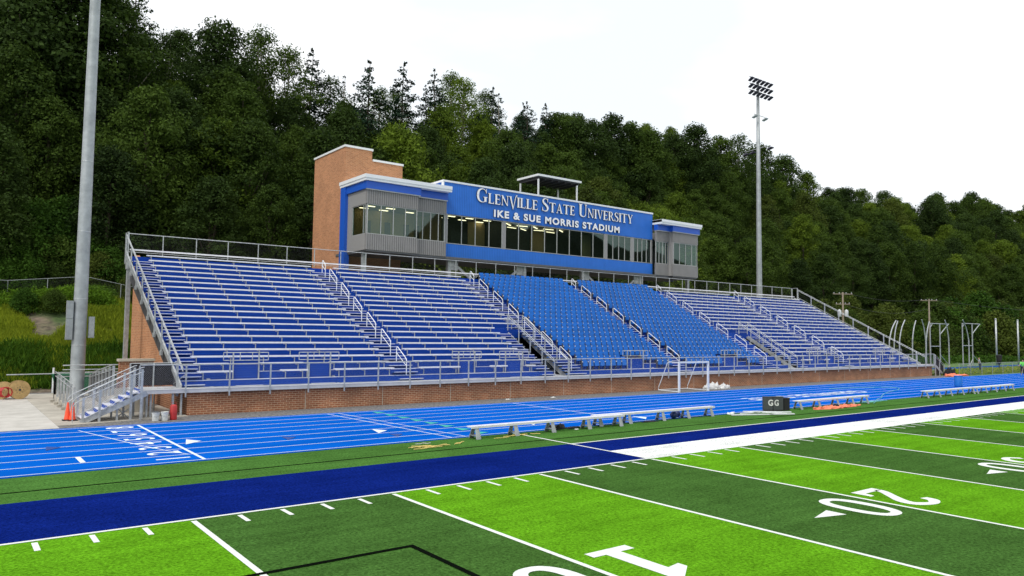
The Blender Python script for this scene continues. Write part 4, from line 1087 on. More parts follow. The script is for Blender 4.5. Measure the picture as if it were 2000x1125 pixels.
mb.build('red_cable', 'red_paint', label='loops of red cable hanging on the darker wooden reel', cat='cable')
t = thing('waste_cart', (6.2, 34.9, 0), 'green wheeled waste cart behind the access ramp', 'waste cart')
mb = MB(); mb.prism([(-.75, .2), (.75, .2), (1.0, 1.1), (-1.0, 1.1)], lambda p: (6.6+p[0], 34.6, p[1]), lambda p: (6.6+p[0], 35.6, p[1])); mb.build('body', 'green_plastic', t)
mb = MB(); mb.box(5.58, 7.62, 34.55, 35.65, 1.1, 1.17); mb.build('rim', 'green_plastic', t)
for x in (6.0, 7.2): mb = MB(); mb.tube([(x, 34.55, .1), (x, 34.62, .1)], .1, 12); mb.build('wheel', 'rubber', t)
t = thing('guard_rail', (4.8, 36.2, 0), 'low galvanised rail with white post stub behind the waste cart', 'rail')
mb = MB(); mb.tube([(3.4, 36.3, 1.12), (9.5, 36.3, 1.15)], .035); mb.build('rail', 'galvanised', t)
mb = MB(); mb.tube([(5.75, 36.2, 0), (5.75, 36.2, 1.5)], .06, 8); mb.build('post', 'white_metal', t)

# ================================================================== TEAM BENCHES
def team_bench(xs_, y, label):
    t = thing('team_bench', ((xs_[0]+xs_[-1])/2, y, 0), label, 'bench', 'aluminium team benches along the track')
    mb = MB(); mb.box(xs_[0]-.28, xs_[-1]+.28, y-.15, y+.15, .44, .485); mb.box(xs_[0]-.28, xs_[-1]+.28, y-.155, y-.151, .40, .48); mb.build('seat', 'aluminium', t)
    for x in xs_:
        mb = MB()
        for s in (-1, 1):
            mb.add([(x-.10, y+s*.26, .01), (x+.10, y+s*.26, .01), (x+.06, y+s*.12, .43), (x-.06, y+s*.12, .43), (x-.10, y+s*.23, .01), (x+.10, y+s*.23, .01), (x+.06, y+s*.09, .43), (x-.06, y+s*.09, .43)],
                   [(0,1,2,3),(7,6,5,4),(0,4,5,1),(1,5,6,2),(2,6,7,3),(3,7,4,0)])
            mb.beam((x+s*.09, y-.24, .02), (x+s*.05, y-.11, .43), .04, .03); mb.beam((x+s*.09, y+.24, .02), (x+s*.05, y+.11, .43), .04, .03)
        mb.box(x-.1, x+.1, y-.13, y+.13, .41, .438); mb.box(x-.13, x+.13, y-.2, y+.2, .13, .15)
        mb.build('leg', 'galv_pole', t)
team_bench((16.15, 17.95, 19.8, 21.75, 23.6), 6.62, 'nearest aluminium team bench, left of the black bag and blue balls')
team_bench((22.8, 24.6, 26.8, 28.55, 30.3), 7.02, 'second aluminium team bench, with two dark blue balls under it')
team_bench((37.4, 39.25, 41.2, 42.85, 44.5), 6.6, 'aluminium team bench just right of the black lettered boxes')
team_bench((52.2, 54.0, 55.8, 57.7, 59.5), 6.5, 'left one of the two far team benches standing end to end')
team_bench((59.9, 61.5, 63.3, 65.0, 66.6), 6.42, 'right one of the two far team benches standing end to end')

# bits on the turf
def ball(x, y, label):
    t = thing('ball', (x, y, .01), label, 'ball', 'dark blue balls under the second bench')
    mb = MB(); n = 16; mb.lathe([(.005, 0)]+[(.17*math.sin(math.pi*i/10), .17-.17*math.cos(math.pi*i/10)) for i in range(1, 10)]+[(.005, .34)], x, y, .01, n); mb.build('shell', 'ball_blue', t, smooth=True)
    mb = MB(); mb.tube([(x+.17*math.cos(a*.4), y+.17*math.sin(a*.4), .19) for a in range(17)], .006, 4); mb.build('seam', 'dark_steel', t)
ball(27.85, 7.15, 'left one of two dark blue balls under the bench'); ball(28.45, 7.45, 'right one of two dark blue balls under the bench')
def lump(name, m, x, y, sx, sy, sz, seed, label, cat, group=None, z=.012, parent=None):
    from mathutils import noise
    rg = random.Random(seed); mb = MB(); rings, n = 12, 40; ph = [rg.uniform(0, 6.28) for _ in range(6)]; fq = 2.2/max(.3, min(sx, sy))
    for j in range(rings+1):
        a = j/rings*math.pi/2
        for i in range(n):
            t_ = 2*math.pi*i/n; q = 1+.22*math.sin(3*t_+ph[0])+.14*math.sin(5*t_+ph[1])
            px, py = sx*math.cos(a)*math.cos(t_)*q, sy*math.cos(a)*math.sin(t_)*q
            f1 = noise.noise(Vector((px*fq*.6+seed*7, py*fq, j*.2))); f2 = abs(noise.noise(Vector((px*fq*1.7, py*fq*2.4+seed*3, a))))
            hgt = math.sin(a)**.7*(.62+.75*f1+.75*f2); k = 1+.25*f1
            mb.v.append((x+px*k, y+py*k, z+max(0, sz*hgt)))
    mb.f = [(j*n+i, j*n+(i+1) % n, (j+1)*n+(i+1) % n, (j+1)*n+i) for j in range(rings) for i in range(n)]; mb.mi = [0]*len(mb.f)
    return mb.build(name, m, parent, label=label, cat=cat, group=group)
lump('bag', 'box_black', 20.55, 7.1, .42, .2, .22, 1, 'black bag slumped behind the third leg of the nearest bench', 'bag')
lump('jacket', 'box_black', 21.3, 7.0, .35, .14, .07, 4, 'black strap and jacket lying flat beside the black bag', 'clothing')
lump('paper_cup', 'net_white', 21.2, 6.6, .12, .05, .04, 14, 'small white scrap on the turf near the black bag', 'litter')
lump('dark_cloth', 'box_black', 25.9, 6.85, .45, .12, .05, 5, 'dark cloth lying flat on the turf under the second bench', 'cloth')
lump('orange_tarp', 'orange_cloth', 39.3, 5.95, 1.1, .34, .14, 6, 'crumpled orange fabric left half beside the bench right of the boxes', 'cloth')
lump('orange_tarp', 'orange_cloth', 41.2, 5.95, 1.3, .28, .12, 8, 'crumpled orange fabric right half trailing towards the track', 'cloth')
lump('dark_cloth', 'box_black', 40.2, 6.05, .5, .2, .16, 9, 'dark cloth bunched between the two orange pieces', 'cloth')
lump('orange_cone', 'orange', 69.0, 5.4, .35, .3, .22, 10, 'small orange marker lying on the turf at the far right', 'marker')
lump('net_pile', 'net_white', 45.9, 18.75, .95, .38, .42, 11, 'heap of folded white netting beside the goal against the brick wall', 'netting')
lump('net_pile', 'net_white', 46.9, 18.55, .45, .28, .34, 12, 'smaller white fold of netting at the right end of the heap', 'netting')
lump('litter', 'net_white', 30.2, 18.6, .16, .1, .08, 13, 'small white scrap on the gravel near the brick wall', 'litter')
lump('litter', 'net_white', 27.0, 18.9, .14, .1, .06, 15, 'tiny pale scrap on the gravel left of the other scrap', 'litter')
lump('hose_pile', 'hose_green', 45.6, 6.9, 1.6, .18, .05, 16, 'flattened green hose coil on the turf right of the third bench', 'hose')
lump('rubble_pile', 'orange_cloth', 86.2, 18.3, 1.8, .8, .22, 17, 'low pile of orange soil and fabric beside the right stair', 'pile')
lump('dark_drum', 'box_black', 86.6, 18.9, .7, .5, .75, 18, 'dark rounded bundle on the orange pile beside the right stair', 'bundle')
rg = random.Random(3)
def sticks(name, m, cx, cy, n, L_, spread, label, cat, r=.013):
    mb = MB()
    for i in range(n):
        a = rg.uniform(-.5, .5); x, y = cx+rg.uniform(-spread, spread), cy+rg.uniform(-.25, .25)*min(1, spread*2); l = L_*rg.uniform(.5, 1)
        pts = [(x+l*(k/5-.5)*math.cos(a), y+l*(k/5-.5)*math.sin(a)+.05*math.sin(k*1.7+i), .03+.012*(i % 3)) for k in range(6)]; mb.tube(pts, r, 5)
    mb.build(name, m, label=label, cat=cat)
sticks('yellow_straps', 'cord_yellow', 13.7, 5.7, 9, .9, .45, 'tangle of yellow straps on the turf left of the nearest bench', 'straps')
sticks('yellow_straps', 'cord_yellow', 15.1, 5.95, 2, .8, .2, 'few yellow straps just in front of the first bench leg', 'straps')
sticks('yellow_straps', 'cord_yellow', 17.2, 6.25, 4, .9, .6, 'yellow straps between the first two legs of the nearest bench', 'straps')
sticks('yellow_straps', 'cord_yellow', 18.5, 6.3, 3, .6, .4, 'loose yellow straps beside the white line and nearest bench', 'straps')
sticks('litter', 'net_white', 13.9, 6.4, 2, .6, .2, 'thin pale strips on the turf beside the track edge', 'litter', .012)
mb = MB()
mb.beam((31.4, 6.5, .05), (34.7, 5.15, .05), .09, .05); mb.beam((32.9, 6.9, .10), (34.9, 5.45, .10), .09, .05); mb.beam((33.2, 6.0, .14), (33.7, 4.9, .14), .08, .05); mb.beam((32.4, 6.7, .05), (33.8, 6.55, .05), .08, .05)
mb.build('folded_frame', 'white_metal', label='white folded metal frame lying on the turf left of the boxes', cat='frame')
lump('pylon', 'white_metal', 31.9, 6.9, .2, .15, .15, 21, 'small white block on the turf at the end of the white frame', 'block')
# lettered boxes
def gbox(x, y, wd, dp, ang, lx0, label):
    t = thing('lettered_box', (x, y, .01), label, 'box')
    mb = MB(); mb.box(x, x+wd, y, y+dp, .07, .74); mb.build('case', 'box_grey', t)
    mb = MB(); mb.box(x+.03, x+wd-.03, y+.03, y+dp-.03, .012, .068); mb.build('base', 'box_black', t)
    mb = MB(); mb.box(x-.01, x+wd+.01, y-.01, y+dp+.01, .742, .76); mb.build('lid', 'box_grey', t)
    v, f, nz = text_mesh('G', .31, .012, .004); a = v[:, 0].min(); mb = MB(); mb.v = [(x+lx0+(p[0]-a)*.9, y-.006-p[2], .30+p[1]) for p in v]; mb.f = f; mb.mi = [0]*len(f)
    mb.build('letter', 'net_white', t); t.rotation_euler = (0, 0, R(ang))
gbox(34.88, 7.04, .47, .2, -38, .24, 'left grey box with a white letter G near the third bench')
gbox(35.27, 6.69, .59, .36, -21, .04, 'right grey box with a white letter G near the third bench')
t = thing('equipment_box', (36.5, 6.8, .01), 'plain black box beside the two lettered grey boxes', 'box')
mb = MB(); mb.box(35.95, 36.45, 6.5, 7.0, .012, .64); mb.build('case', 'box_black', t)
mb = MB(); mb.box(35.93, 36.47, 6.48, 7.02, .642, .67); mb.build('lid', 'box_black', t)
# hose across the track
mb = MB(); pts = bez([(54.0, 14.2), (58.5, 13.7), (60.4, 12.4), (58.6, 11.2), (55.2, 10.3), (51.8, 9.1), (49.4, 8.0), (47.6, 7.4), (46.6, 6.9), (44.8, 6.2)], 5)
mb.tube([(x, y, .035) for x, y in pts], .022, 5); mb.build('garden_hose', 'hose_green', label='pale green hose curling across the blue track lanes', cat='hose')
t = thing('trash_can', (66.9, 10.3, .015), 'bright blue barrel standing on the track behind the far benches', 'barrel')
mb = MB(); mb.lathe([(.27, 0), (.29, .1), (.30, .8), (.28, .85)], 66.9, 10.3, .015, 16); mb.build('body', 'barrel_blue', t, smooth=True)
mb = MB(); mb.lathe([(.32, .85), (.32, .91), (.26, .91)], 66.9, 10.3, .015, 16); mb.build('rim', 'barrel_blue', t)

# ================================================================== SOCCER GOAL
t = thing('soccer_goal', (42.4, 18.6, 0), 'small white netless goal frame standing at the track edge', 'goal')
GW0, GW1, GY = 40.9, 44.05, 17.75
mb = MB(); mb.box(GW0-.06, GW0+.06, GY-.06, GY+.06, 0, 2.0); mb.build('upright', 'goal_white', t)
mb = MB(); mb.box(GW1-.06, GW1+.06, GY-.06, GY+.06, 0, 2.0); mb.build('upright', 'goal_white', t)
mb = MB(); mb.box(GW0-.06, GW1+.06, GY-.06, GY+.06, 2.001, 2.12); mb.build('crossbar', 'goal_white', t)
for x in (GW0, GW1):
    mb = MB(); mb.tube([(x, GY, 2.06), (x, GY+.9, 2.06), (x, GY+1.05, 1.98), (x, GY+1.1, 1.85), (x, GY+1.85, .25), (x, GY+1.88, .10), (x, GY+1.8, .04), (x, GY, .04)], .03, 8); mb.build('side_frame', 'goal_white', t)
mb = MB(); mb.tube([(GW0, GY+1.85, .06), (GW1, GY+1.85, .06)], .028); mb.build('ground_bar', 'goal_white', t)

# ================================================================== HAMMER CAGE AND FENCES, RIGHT
def curved_post(x, y, lean, h, label):
    t = thing('curved_post', (x, y, 0), label, 'post', 'curved cage posts right of the grandstand')
    mb = MB(); pts = [(x, y, 0), (x, y, h*.5), (x+lean*.16, y, h*.68), (x+lean*.48, y, h*.85), (x+lean, y, h)]; mb.tube(bez(pts, 4), .09, 6, .07); mb.build('pole', 'galvanised', t)
    mb = MB(); mb.box(x-.15, x+.15, y-.15, y+.15, -.02, .12); mb.build('foot', 'concrete_old', t)
for x, y, l, h, lb in ((96.2, 30, 1.9, 6.25, 'leftmost curved cage post, leaning right'), (97.9, 30.2, 1.1, 6.2, 'second curved cage post from the left, leaning right'), (98.7, 29.9, 1.6, 6.35, 'third curved cage post from the left, leaning right'),
                       (102.5, 30, 1.1, 6.35, 'thin curved cage post left of the plain utility pole'), (106.4, 30, -1.1, 6.5, 'curved cage post leaning left beside the plain utility pole'), (106.95, 30.2, 1.1, 6.3, 'thin curved cage post right behind the plain utility pole'),
                       (113.5, 30, -1.1, 6.6, 'curved cage post leaning left before the left rectangular frame'), (120.2, 30, -1.9, 6.75, 'curved cage post leaning left before the right rectangular frame')):
    curved_post(x, y, l, h, lb)
def cage_frame(x0, x1, y, h, label):
    t = thing('cage_frame', ((x0+x1)/2, y, 0), label, 'frame', 'tall rectangular cage frames')
    for x in (x0, x1): mb = MB(); mb.tube([(x, y, 0), (x, y, h)], .08, 6); mb.build('post', 'galvanised', t)
    mb = MB(); mb.tube([(x0, y, h), (x1+2.9, y, h)], .06); mb.tube([(x0, y, h*.48), (x1, y, h*.48)], .06); mb.build('crossbar', 'galvanised', t)
    mb = MB(); mb.tube([(x1, y, h-1.5), (x1+2.8, y, h)], .06); mb.tube([(x0, y, h-.6), (x0+.8, y, h)], .05); mb.tube([(x1, y, 1.7), (x1+3.0, y, .1)], .05); mb.tube([(x1, y, 1.0), (x1-1.1, y, .1)], .05); mb.build('brace', 'galvanised', t)
    mb = MB(); mb.tube([(x0+1.5, y, .1), (x1+3.0, y, .1)], .05); mb.build('base_bar', 'galvanised', t)
cage_frame(108.2, 111.2, 30.2, 6.05, 'left rectangular steel cage frame with a diagonal brace')
cage_frame(118.6, 122.0, 30.2, 6.25, 'right rectangular steel cage frame with a diagonal brace')
for x, h, lb in ((130.3, 7.1, 'tall straight galvanised post right of the cage frames'), (139.2, 7.1, 'rightmost tall straight galvanised post near the edge')):
    t = thing('net_post', (x, 30, 0), lb, 'post'); mb = MB(); mb.lathe([(.14, 0), (.12, h)], x, 30, 0, 10); mb.build('pole', 'galvanised', t, smooth=True); mb = MB(); mb.lathe([(.15, h), (.14, h+.1), (.02, h+.16)], x, 30, 0, 10); mb.build('cap', 'galvanised', t)
def cfence(name, pts, h, dx, label, infill='chainlink_far'):
    t = thing(name, pts[0], label, 'fence')
    mb = MB(); ml = MB()
    for a, b_ in zip(pts, pts[1:]):
        a, b_ = Vector(a), Vector(b_); n = max(1, round((b_-a).length/dx))
        for i in range(n+1):
            q = a.lerp(b_, i/n); pm = MB(); pm.tube([(q.x, q.y, q.z-.2), (q.x, q.y, q.z+h)], .028, 6); pm.build('post', 'galv_pole', t)
        mb.tube([a+Vector((0, 0, h)), b_+Vector((0, 0, h))], .02)
        ml.quad(a+Vector((0, 0, .03)), b_+Vector((0, 0, .03)), b_+Vector((0, 0, h)), a+Vector((0, 0, h)))
    mb.build('top_rail', 'galv_pole', t); ml.build('wire_mesh', infill, t)
cfence('chainlink_fence', [(88.0, 18.6, 0), (130.0, 18.6, 0)], 1.25, 3.0, 'low chainlink fence along the far right end of the track')
cfence('chainlink_fence', [(-2, 50.2, hz(-2, 50.2)), (4, 50.2, hz(4, 50.2)), (9, 50, hz(9, 50)), (14, 50, hz(14, 50)), (20, 50, hz(20, 50))], 1.75, 2.3, 'old chainlink fence along the top of the weedy slope at the left', 'chainlink_dark')

# ================================================================== PEOPLE
def person(x, y, z, rz, h, shirt, label, bend=0., arms=((.34, .10, .9), (-.30, .22, 1.0))):
    """one skinned body; hair, shirt and trousers as children"""
    t = thing('person', (x, y, z), label, 'person')
    t.rotation_euler = (0, 0, rz); s = h/1.75
    def skin(name, verts, edges, radii, m, root=0, sub=2):
        me = bpy.data.meshes.new(name); me.from_pydata([tuple(c*s for c in v) for v in verts], edges, []); o = bpy.data.objects.new(name, me); COL.objects.link(o)
        mo = o.modifiers.new('skin', 'SKIN'); 
        for i, r_ in enumerate(radii):
            sv = me.skin_vertices[0].data[i] if me.skin_vertices else None
            if sv: sv.radius = (r_*s, r_*s); sv.use_root = (i == root)
        ms_ = o.modifiers.new('sub', 'SUBSURF'); ms_.levels = ms_.render_levels = sub
        dg = bpy.context.evaluated_depsgraph_get(); m2 = bpy.data.meshes.new_from_object(o.evaluated_get(dg)); m2.materials.clear(); m2.materials.append(MT[m])
        for p in m2.polygons: p.use_smooth = True
        o.modifiers.clear(); o.data = m2; o.parent = t; return o
    b_ = bend
    V = [(0, 0, .95), (0, .02+b_*.2, 1.12), (0, .03+b_*.35, 1.35), (0, .03+b_*.5, 1.50), (0, .05+b_*.55, 1.60), (0, .06+b_*.6, 1.72),
         (.19, .02+b_*.42, 1.42), (.26, .06+b_*.5, 1.16), arms[0], (-.19, .02+b_*.42, 1.42), (-.26, .08+b_*.5, 1.16), arms[1],
         (.09, 0, .90), (.11, .04, .50), (.12, -.02, .08), (.13, .14, .03), (-.09, 0, .90), (-.13, -.02, .50), (-.15, -.10, .08), (-.15, .06, .03)]
    E_ = [(0,1),(1,2),(2,3),(3,4),(4,5),(2,6),(6,7),(7,8),(2,9),(9,10),(10,11),(0,12),(12,13),(13,14),(14,15),(0,16),(16,17),(17,18),(18,19)]
    Rr = [.13, .12, .13, .05, .085, .08, .06, .045, .03, .06, .045, .03, .085, .06, .045, .035, .085, .06, .045, .035]
    skin('body', V, E_, Rr, 'skin')
    k = .018
    skin('shirt', [V[0], V[1], V[2], (0, V[3][1], 1.46), V[6], V[7], V[9], V[10]], [(0,1),(1,2),(2,3),(2,4),(4,5),(2,6),(6,7)], [.15, .145, .155, .08, .085, .07, .085, .07], shirt)
    skin('trousers', [V[0], V[12], V[13], V[14], V[16], V[17], V[18]], [(0,1),(1,2),(2,3),(0,4),(4,5),(5,6)], [.145, .11, .085, .07, .11, .085, .07], 'trousers')
    skin('hair', [(0, V[5][1]-.01, 1.70), (0, V[5][1]-.02, 1.76)], [(0, 1)], [.085, .08], 'hair')
person(97.0, 15.6, .01, R(120), 1.72, 'shirt_green', 'person in a bright green shirt and dark trousers at the right edge', .3, ((.5, .45, 1.0), (-.1, .5, 1.02)))
person(102.6, 22.0, 0, R(20), 1.70, 'shirt_grey', 'person in a grey shirt and grey trousers behind the low chainlink fence', .1)
t = thing('covered_post', (110, 22.5, 0), 'dark cover wrapped on a short post behind the low chainlink fence', 'post')
mb = MB(); mb.tube([(110, 22.5, 0), (110, 22.5, 1.2)], .08); mb.build('post', 'dark_steel', t)
mb = MB(); mb.lathe([(.12, .7), (.3, 1.2), (.34, 1.9), (.1, 2.0)], 110, 22.5, 0, 10); mb.build('cover', 'box_black', t)
mb = MB(); mb.tube([(95.6, 15.3, .02), (96.8, 15.4, 1.0)], .03); mb.tube([(95.9, 15.0, .55), (96.9, 15.3, 1.0)], .025); mb.build('rake', 'wood_pole', label='long handled tool held by the person in green', cat='tool')

# ================================================================== TREES
def leaf_quads(c, nrm, size, rg, jitter=.9):
    """c (n,3) centres, nrm (n,3) preferred normals -> quad vertex array (n*4,3)"""
    n = len(c); d = nrm + rg.normal(0, jitter, (n, 3)); d /= np.linalg.norm(d, axis=1)[:, None]+1e-9
    a = np.cross(d, rg.normal(0, 1, (n, 3))); a /= np.linalg.norm(a, axis=1)[:, None]+1e-9
    b = np.cross(d, a); s = (size*rg.uniform(.6, 1.35, n))[:, None]; asp = rg.uniform(.45, .8, n)[:, None]
    return np.stack([c-a*s, c-b*s*asp, c+a*s, c+b*s*asp*.9], 1).reshape(-1, 3)
def mesh_quads(name, V, mname, extra=None):
    n = len(V)//4; me = bpy.data.meshes.new(name); me.vertices.add(len(V)); me.vertices.foreach_set('co', V.astype(np.float32).ravel())
    me.loops.add(len(V)); me.loops.foreach_set('vertex_index', np.arange(len(V), dtype=np.int32)); me.polygons.add(n)
    me.polygons.foreach_set('loop_start', np.arange(0, len(V), 4, dtype=np.int32)); me.polygons.foreach_set('loop_total', np.full(n, 4, dtype=np.int32))
    me.materials.append(MT[mname]); me.update(calc_edges=True); me.validate(); return me
def broadleaf(seed, H, Rr, n, low, leaf, shape=1.0, open_=0.):
    rg = np.random.default_rng(seed); cs, ns = [], []
    nl = rg.integers(26, 36); lob = []
    for i in range(nl):
        t = (i+.5)/nl; z = H*(low+(1-low)*t)
        prof = math.sin(math.pi*min(.98, .22+.78*t)**shape)**.75
        rad = Rr*prof; ang = i*2.399+rg.uniform(-.5, .5); rr_ = rad*rg.uniform(.35, .85)
        lr = Rr*rg.uniform(.26, .44)*(.75+.4*prof)
        lob.append((rr_*math.cos(ang), rr_*math.sin(ang), z-lr*.4, lr))
    lob.append((0, 0, H-Rr*.35, Rr*.3))
    wts = np.array([l[3]**2 for l in lob]); wts /= wts.sum()
    for (lx_, ly_, lz_, lr), w_ in zip(lob, wts):
        k = int(n*w_); sub = rg.integers(7, 11)
        # leaf sprays: small clusters on the lobe surface, leaving gaps between
        dirs = rg.normal(0, 1, (sub*4, 3)); dirs[:, 2] = np.abs(dirs[:, 2])*.9-.25; dirs /= np.linalg.norm(dirs, axis=1)[:, None]
        idx = rg.integers(0, len(dirs), k); d = dirs[idx]+rg.normal(0, .30, (k, 3)); ln = np.linalg.norm(d, axis=1)[:, None]; d /= ln
        rad = lr*rg.uniform(.5, 1.22, k)[:, None]*np.array([1, 1, .8])
        cs.append(np.array([lx_, ly_, lz_])+d*rad); ns.append(d*.8+np.array([0, 0, .5]))
    C = np.concatenate(cs); Nn = np.concatenate(ns); V = leaf_quads(C, Nn, leaf, rg, .75)
    return V, lob
def conifer(seed, H, Rr, n, leaf, low=.12, sparse=0.):
    rg = np.random.default_rng(seed); cs, ns = [], []; br = []
    tiers = int(H*1.5)
    for i in range(tiers):
        t = i/(tiers-1); z = H*(low+(1-low)*t); L0 = Rr*(1-t)**.72+.38
        nb = max(4, int(9*(1-t)+4))
        for j in range(nb):
            if rg.uniform() < sparse: continue
            a = rg.uniform(0, 6.28); l = L0*rg.uniform(.65, 1.12); br.append((a, l, z)); k = max(6, int(n*l/(Rr*tiers*5.0)))
            u = rg.uniform(.12, 1, k)**.8; sp = (1-u*.6)*.34*l
            x = u*l; off = rg.normal(0, 1, k)*sp*.6
            px = x*math.cos(a)-off*math.sin(a); py = x*math.sin(a)+off*math.cos(a); pz = z-(u**1.4)*l*.32+rg.normal(0, .12, k)+.18*l*u**4
            cs.append(np.stack([px, py, pz], 1)); ns.append(np.tile([.25*math.cos(a), .25*math.sin(a), .8], (k, 1)))
    V = leaf_quads(np.concatenate(cs), np.concatenate(ns), leaf, rg, .55)
    return V, br
def trunk_mesh(name, H, r, lob, m='bark', con=False):
    mb = MB(); rg = random.Random(int(H*100))
    pts = [(0, 0, -1.2)]+[(.12*math.sin(i*1.3), .12*math.cos(i*1.7), H*i/6) for i in range(1, 7)]
    mb.tube(pts, r, 7, .03)
    for q in (lob[::3] if not con else []):
        z0 = max(.8, q[2]*.62); mb.tube([(0, 0, z0), (q[0]*.45, q[1]*.45, z0+(q[2]-z0)*.45), (q[0]*.9, q[1]*.9, q[2])], r*.35, 5, .03)
    if con:
        for a, l, z in lob[::4]: mb.tube([(0, 0, z), (l*.8*math.cos(a), l*.8*math.sin(a), z-.25*l)], .05, 4, .02)
    me = bpy.data.meshes.new(name); me.from_pydata(mb.v, [], mb.f); me.materials.append(MT[m]); me.update(); return me
PROTO = {}
def mkproto(key, V, tm, mats_):
    PROTO[key] = [(mesh_quads('crown', V, m_), tm) for m_ in mats_]
for i in range(5):
    V, lob = broadleaf(100+i, 15, 4.3+.3*(i % 3), 19000, .10, .155, [1, .8, 1.25, .9, 1.1][i]); tm = trunk_mesh('trunk', 13.5, .26, lob)
    mkproto('b%d' % i, V, tm, ['leaf_dark', 'leaf_mid', 'leaf_light', 'leaf_olive'])
for i in range(3):   # open, airy crowns for the skyline
    V, lob = broadleaf(140+i, 17, 4.2, 9500, .30, .135, .9); tm = trunk_mesh('trunk', 15.8, .22, lob, 'bark_pale')
    mkproto('o%d' % i, V, tm, ['leaf_dark', 'leaf_mid', 'leaf_light', 'leaf_olive'])
for i in range(3):
    V, br = conifer(160+i, 18, 4.5+.4*i, 13000, .155, .08, [.1, .2, .05][i]); tm = trunk_mesh('trunk', 17.9, .24, br, 'bark', True)
    mkproto('c%d' % i, V, tm, ['leaf_conifer'])
V, br = conifer(170, 17, 2.6, 1300, .17, .2, .45); PROTO['s0'] = [(mesh_quads('crown', V, 'leaf_conifer'), trunk_mesh('trunk', 16.9, .16, br, 'bark_pale', True))]
for i in range(3):
    V, lob = broadleaf(180+i, 4.2, 2.7, 9000, .02, .11, .7); mkproto('h%d' % i, V, trunk_mesh('stem', 3.4, .07, lob), ['shrub_leaf', 'leaf_mid', 'leaf_olive'])
KIND = {'b0': 'round leafy', 'b1': 'wide leafy', 'b2': 'tapering leafy', 'b3': 'full leafy', 'b4': 'bushy leafy', 'o0': 'airy open', 'o1': 'thin airy', 'o2': 'tall airy', 'c0': 'dark spruce', 'c1': 'dark broad spruce', 'c2': 'dark dense spruce', 's0': 'sparse half bare spruce', 'h0': 'low', 'h1': 'dense low', 'h2': 'spreading low'}
TONE = ['dark green', 'mid green', 'bright green', 'olive green']
def project(p):
    d = Vector(p)-M.translation; z = d.dot(fw)
    return (1000+1451.94*d.dot(rt2)/z, 562.5-1451.94*d.dot(up2)/z, z)
SEEN = {}
def plant(key, x, y, s, tone=0, name='tree', dz=0., group='trees on the wooded hill', cat='tree', sz=None):
    z = hz(x, y)-.05+dz; cm, tm = PROTO[key][min(tone, len(PROTO[key])-1)]
    px, py, d = project((x, y, z+10*s))
    zone = ('behind the near light pole', 'above the left bleachers', 'left of the tower', 'behind the tower', 'behind the sign wall', 'behind the roof canopy', 'behind the right bay', 'behind the far light pole', 'above the transformers', 'above the cage posts', 'at the right edge')
    zi = sum(px > q for q in (200, 420, 610, 790, 1000, 1180, 1400, 1560, 1720, 1880))
    sh = 9*smooth(78, 96, x); yy = y-sh
    lay_ = 'slope foot' if yy < 60 else ('lower slope' if yy < 70 else ('mid slope' if yy < 84 else 'skyline'))
    kn = KIND[key]; tn = 'very dark' if key[0] in 'cs' else TONE[tone]
    base = '%s %s %s %s, %s' % (tn, kn, 'tree' if cat == 'tree' else cat, zone[zi], lay_); base = base.replace('dark green dark', 'dark').replace('very dark dark', 'very dark')
    r = bpy.data.objects.new(name, None); COL.objects.link(r); r.location = (x, y, z); r.rotation_euler = (0, 0, random.uniform(0, 6.28)); szz = sz or random.uniform(.92, 1.1)
    r.scale = (s, s, s*szz); r.empty_display_size = .5
    SEEN.setdefault(base, []).append((px, r))
    tag(r, base, cat, group)
    a = bpy.data.objects.new('crown' if name != 'shrub' else 'foliage', cm); COL.objects.link(a); a.parent = r
    b_ = bpy.data.objects.new('trunk' if name != 'shrub' else 'stem', tm); COL.objects.link(b_); b_.parent = r
    return r
rt_ = random.Random(21)
def inview(x, y, m=140):
    px, py, d = project((x, y, hz(x, y)+6)); return d > 0 and -m < px < 2000+m
rows = [(56.5, 6.6), (62.5, 7.0), (69, 7.4), (76, 7.8), (83.5, 8.2), (91.5, 8.6), (100, 9.0)]
ntree = 0
for ri, (yb_, dx) in enumerate(rows):
    x = -30+rt_.uniform(0, 5)
    while x < 400:
        sh = 9*smooth(78, 96, x); xx = x+rt_.uniform(-1.6, 1.6); y = yb_+sh+rt_.uniform(-2.2, 2.2)
        step = dx*rt_.uniform(.8, 1.2)*(1+.9*smooth(110, 330, x))*((.74 if ri >= 4 else 1.22) if x > 100 else 1)
        x += step
        if not inview(xx, y): continue
        far = smooth(110, 330, xx); s = rt_.uniform(.78, 1.08)*(1+.55*far)
        u = rt_.random(); tone = rt_.choices([0, 1, 2, 3], [5, 4, 1.2, .5] if xx < 60 else [3, 4.2, 2.0, .8])[0]
        if ri >= 5 and xx < 88: key = rt_.choice(['o0', 'o1', 'o2', 'c0', 'c1', 'c2', 'b0']); s *= 1.03
        elif ri >= 5: key = rt_.choice(['b0', 'b1', 'b3', 'b4', 'b0', 'b3']); s = rt_.uniform(.72, 1.04)*(1+.55*far)
        elif ri >= 3: key = rt_.choice(['b0', 'b1', 'b2', 'b3', 'b4', 'b0', 'c1'] if xx < 100 else ['b0', 'b1', 'b2', 'b3', 'b4'])
        else: key = rt_.choice(['b0', 'b1', 'b2', 'b3', 'b4'])
        if ri == 0 and xx < 30: s *= .8; tone = rt_.choice([0, 0, 1])
        plant(key, xx, y, s, tone); ntree += 1
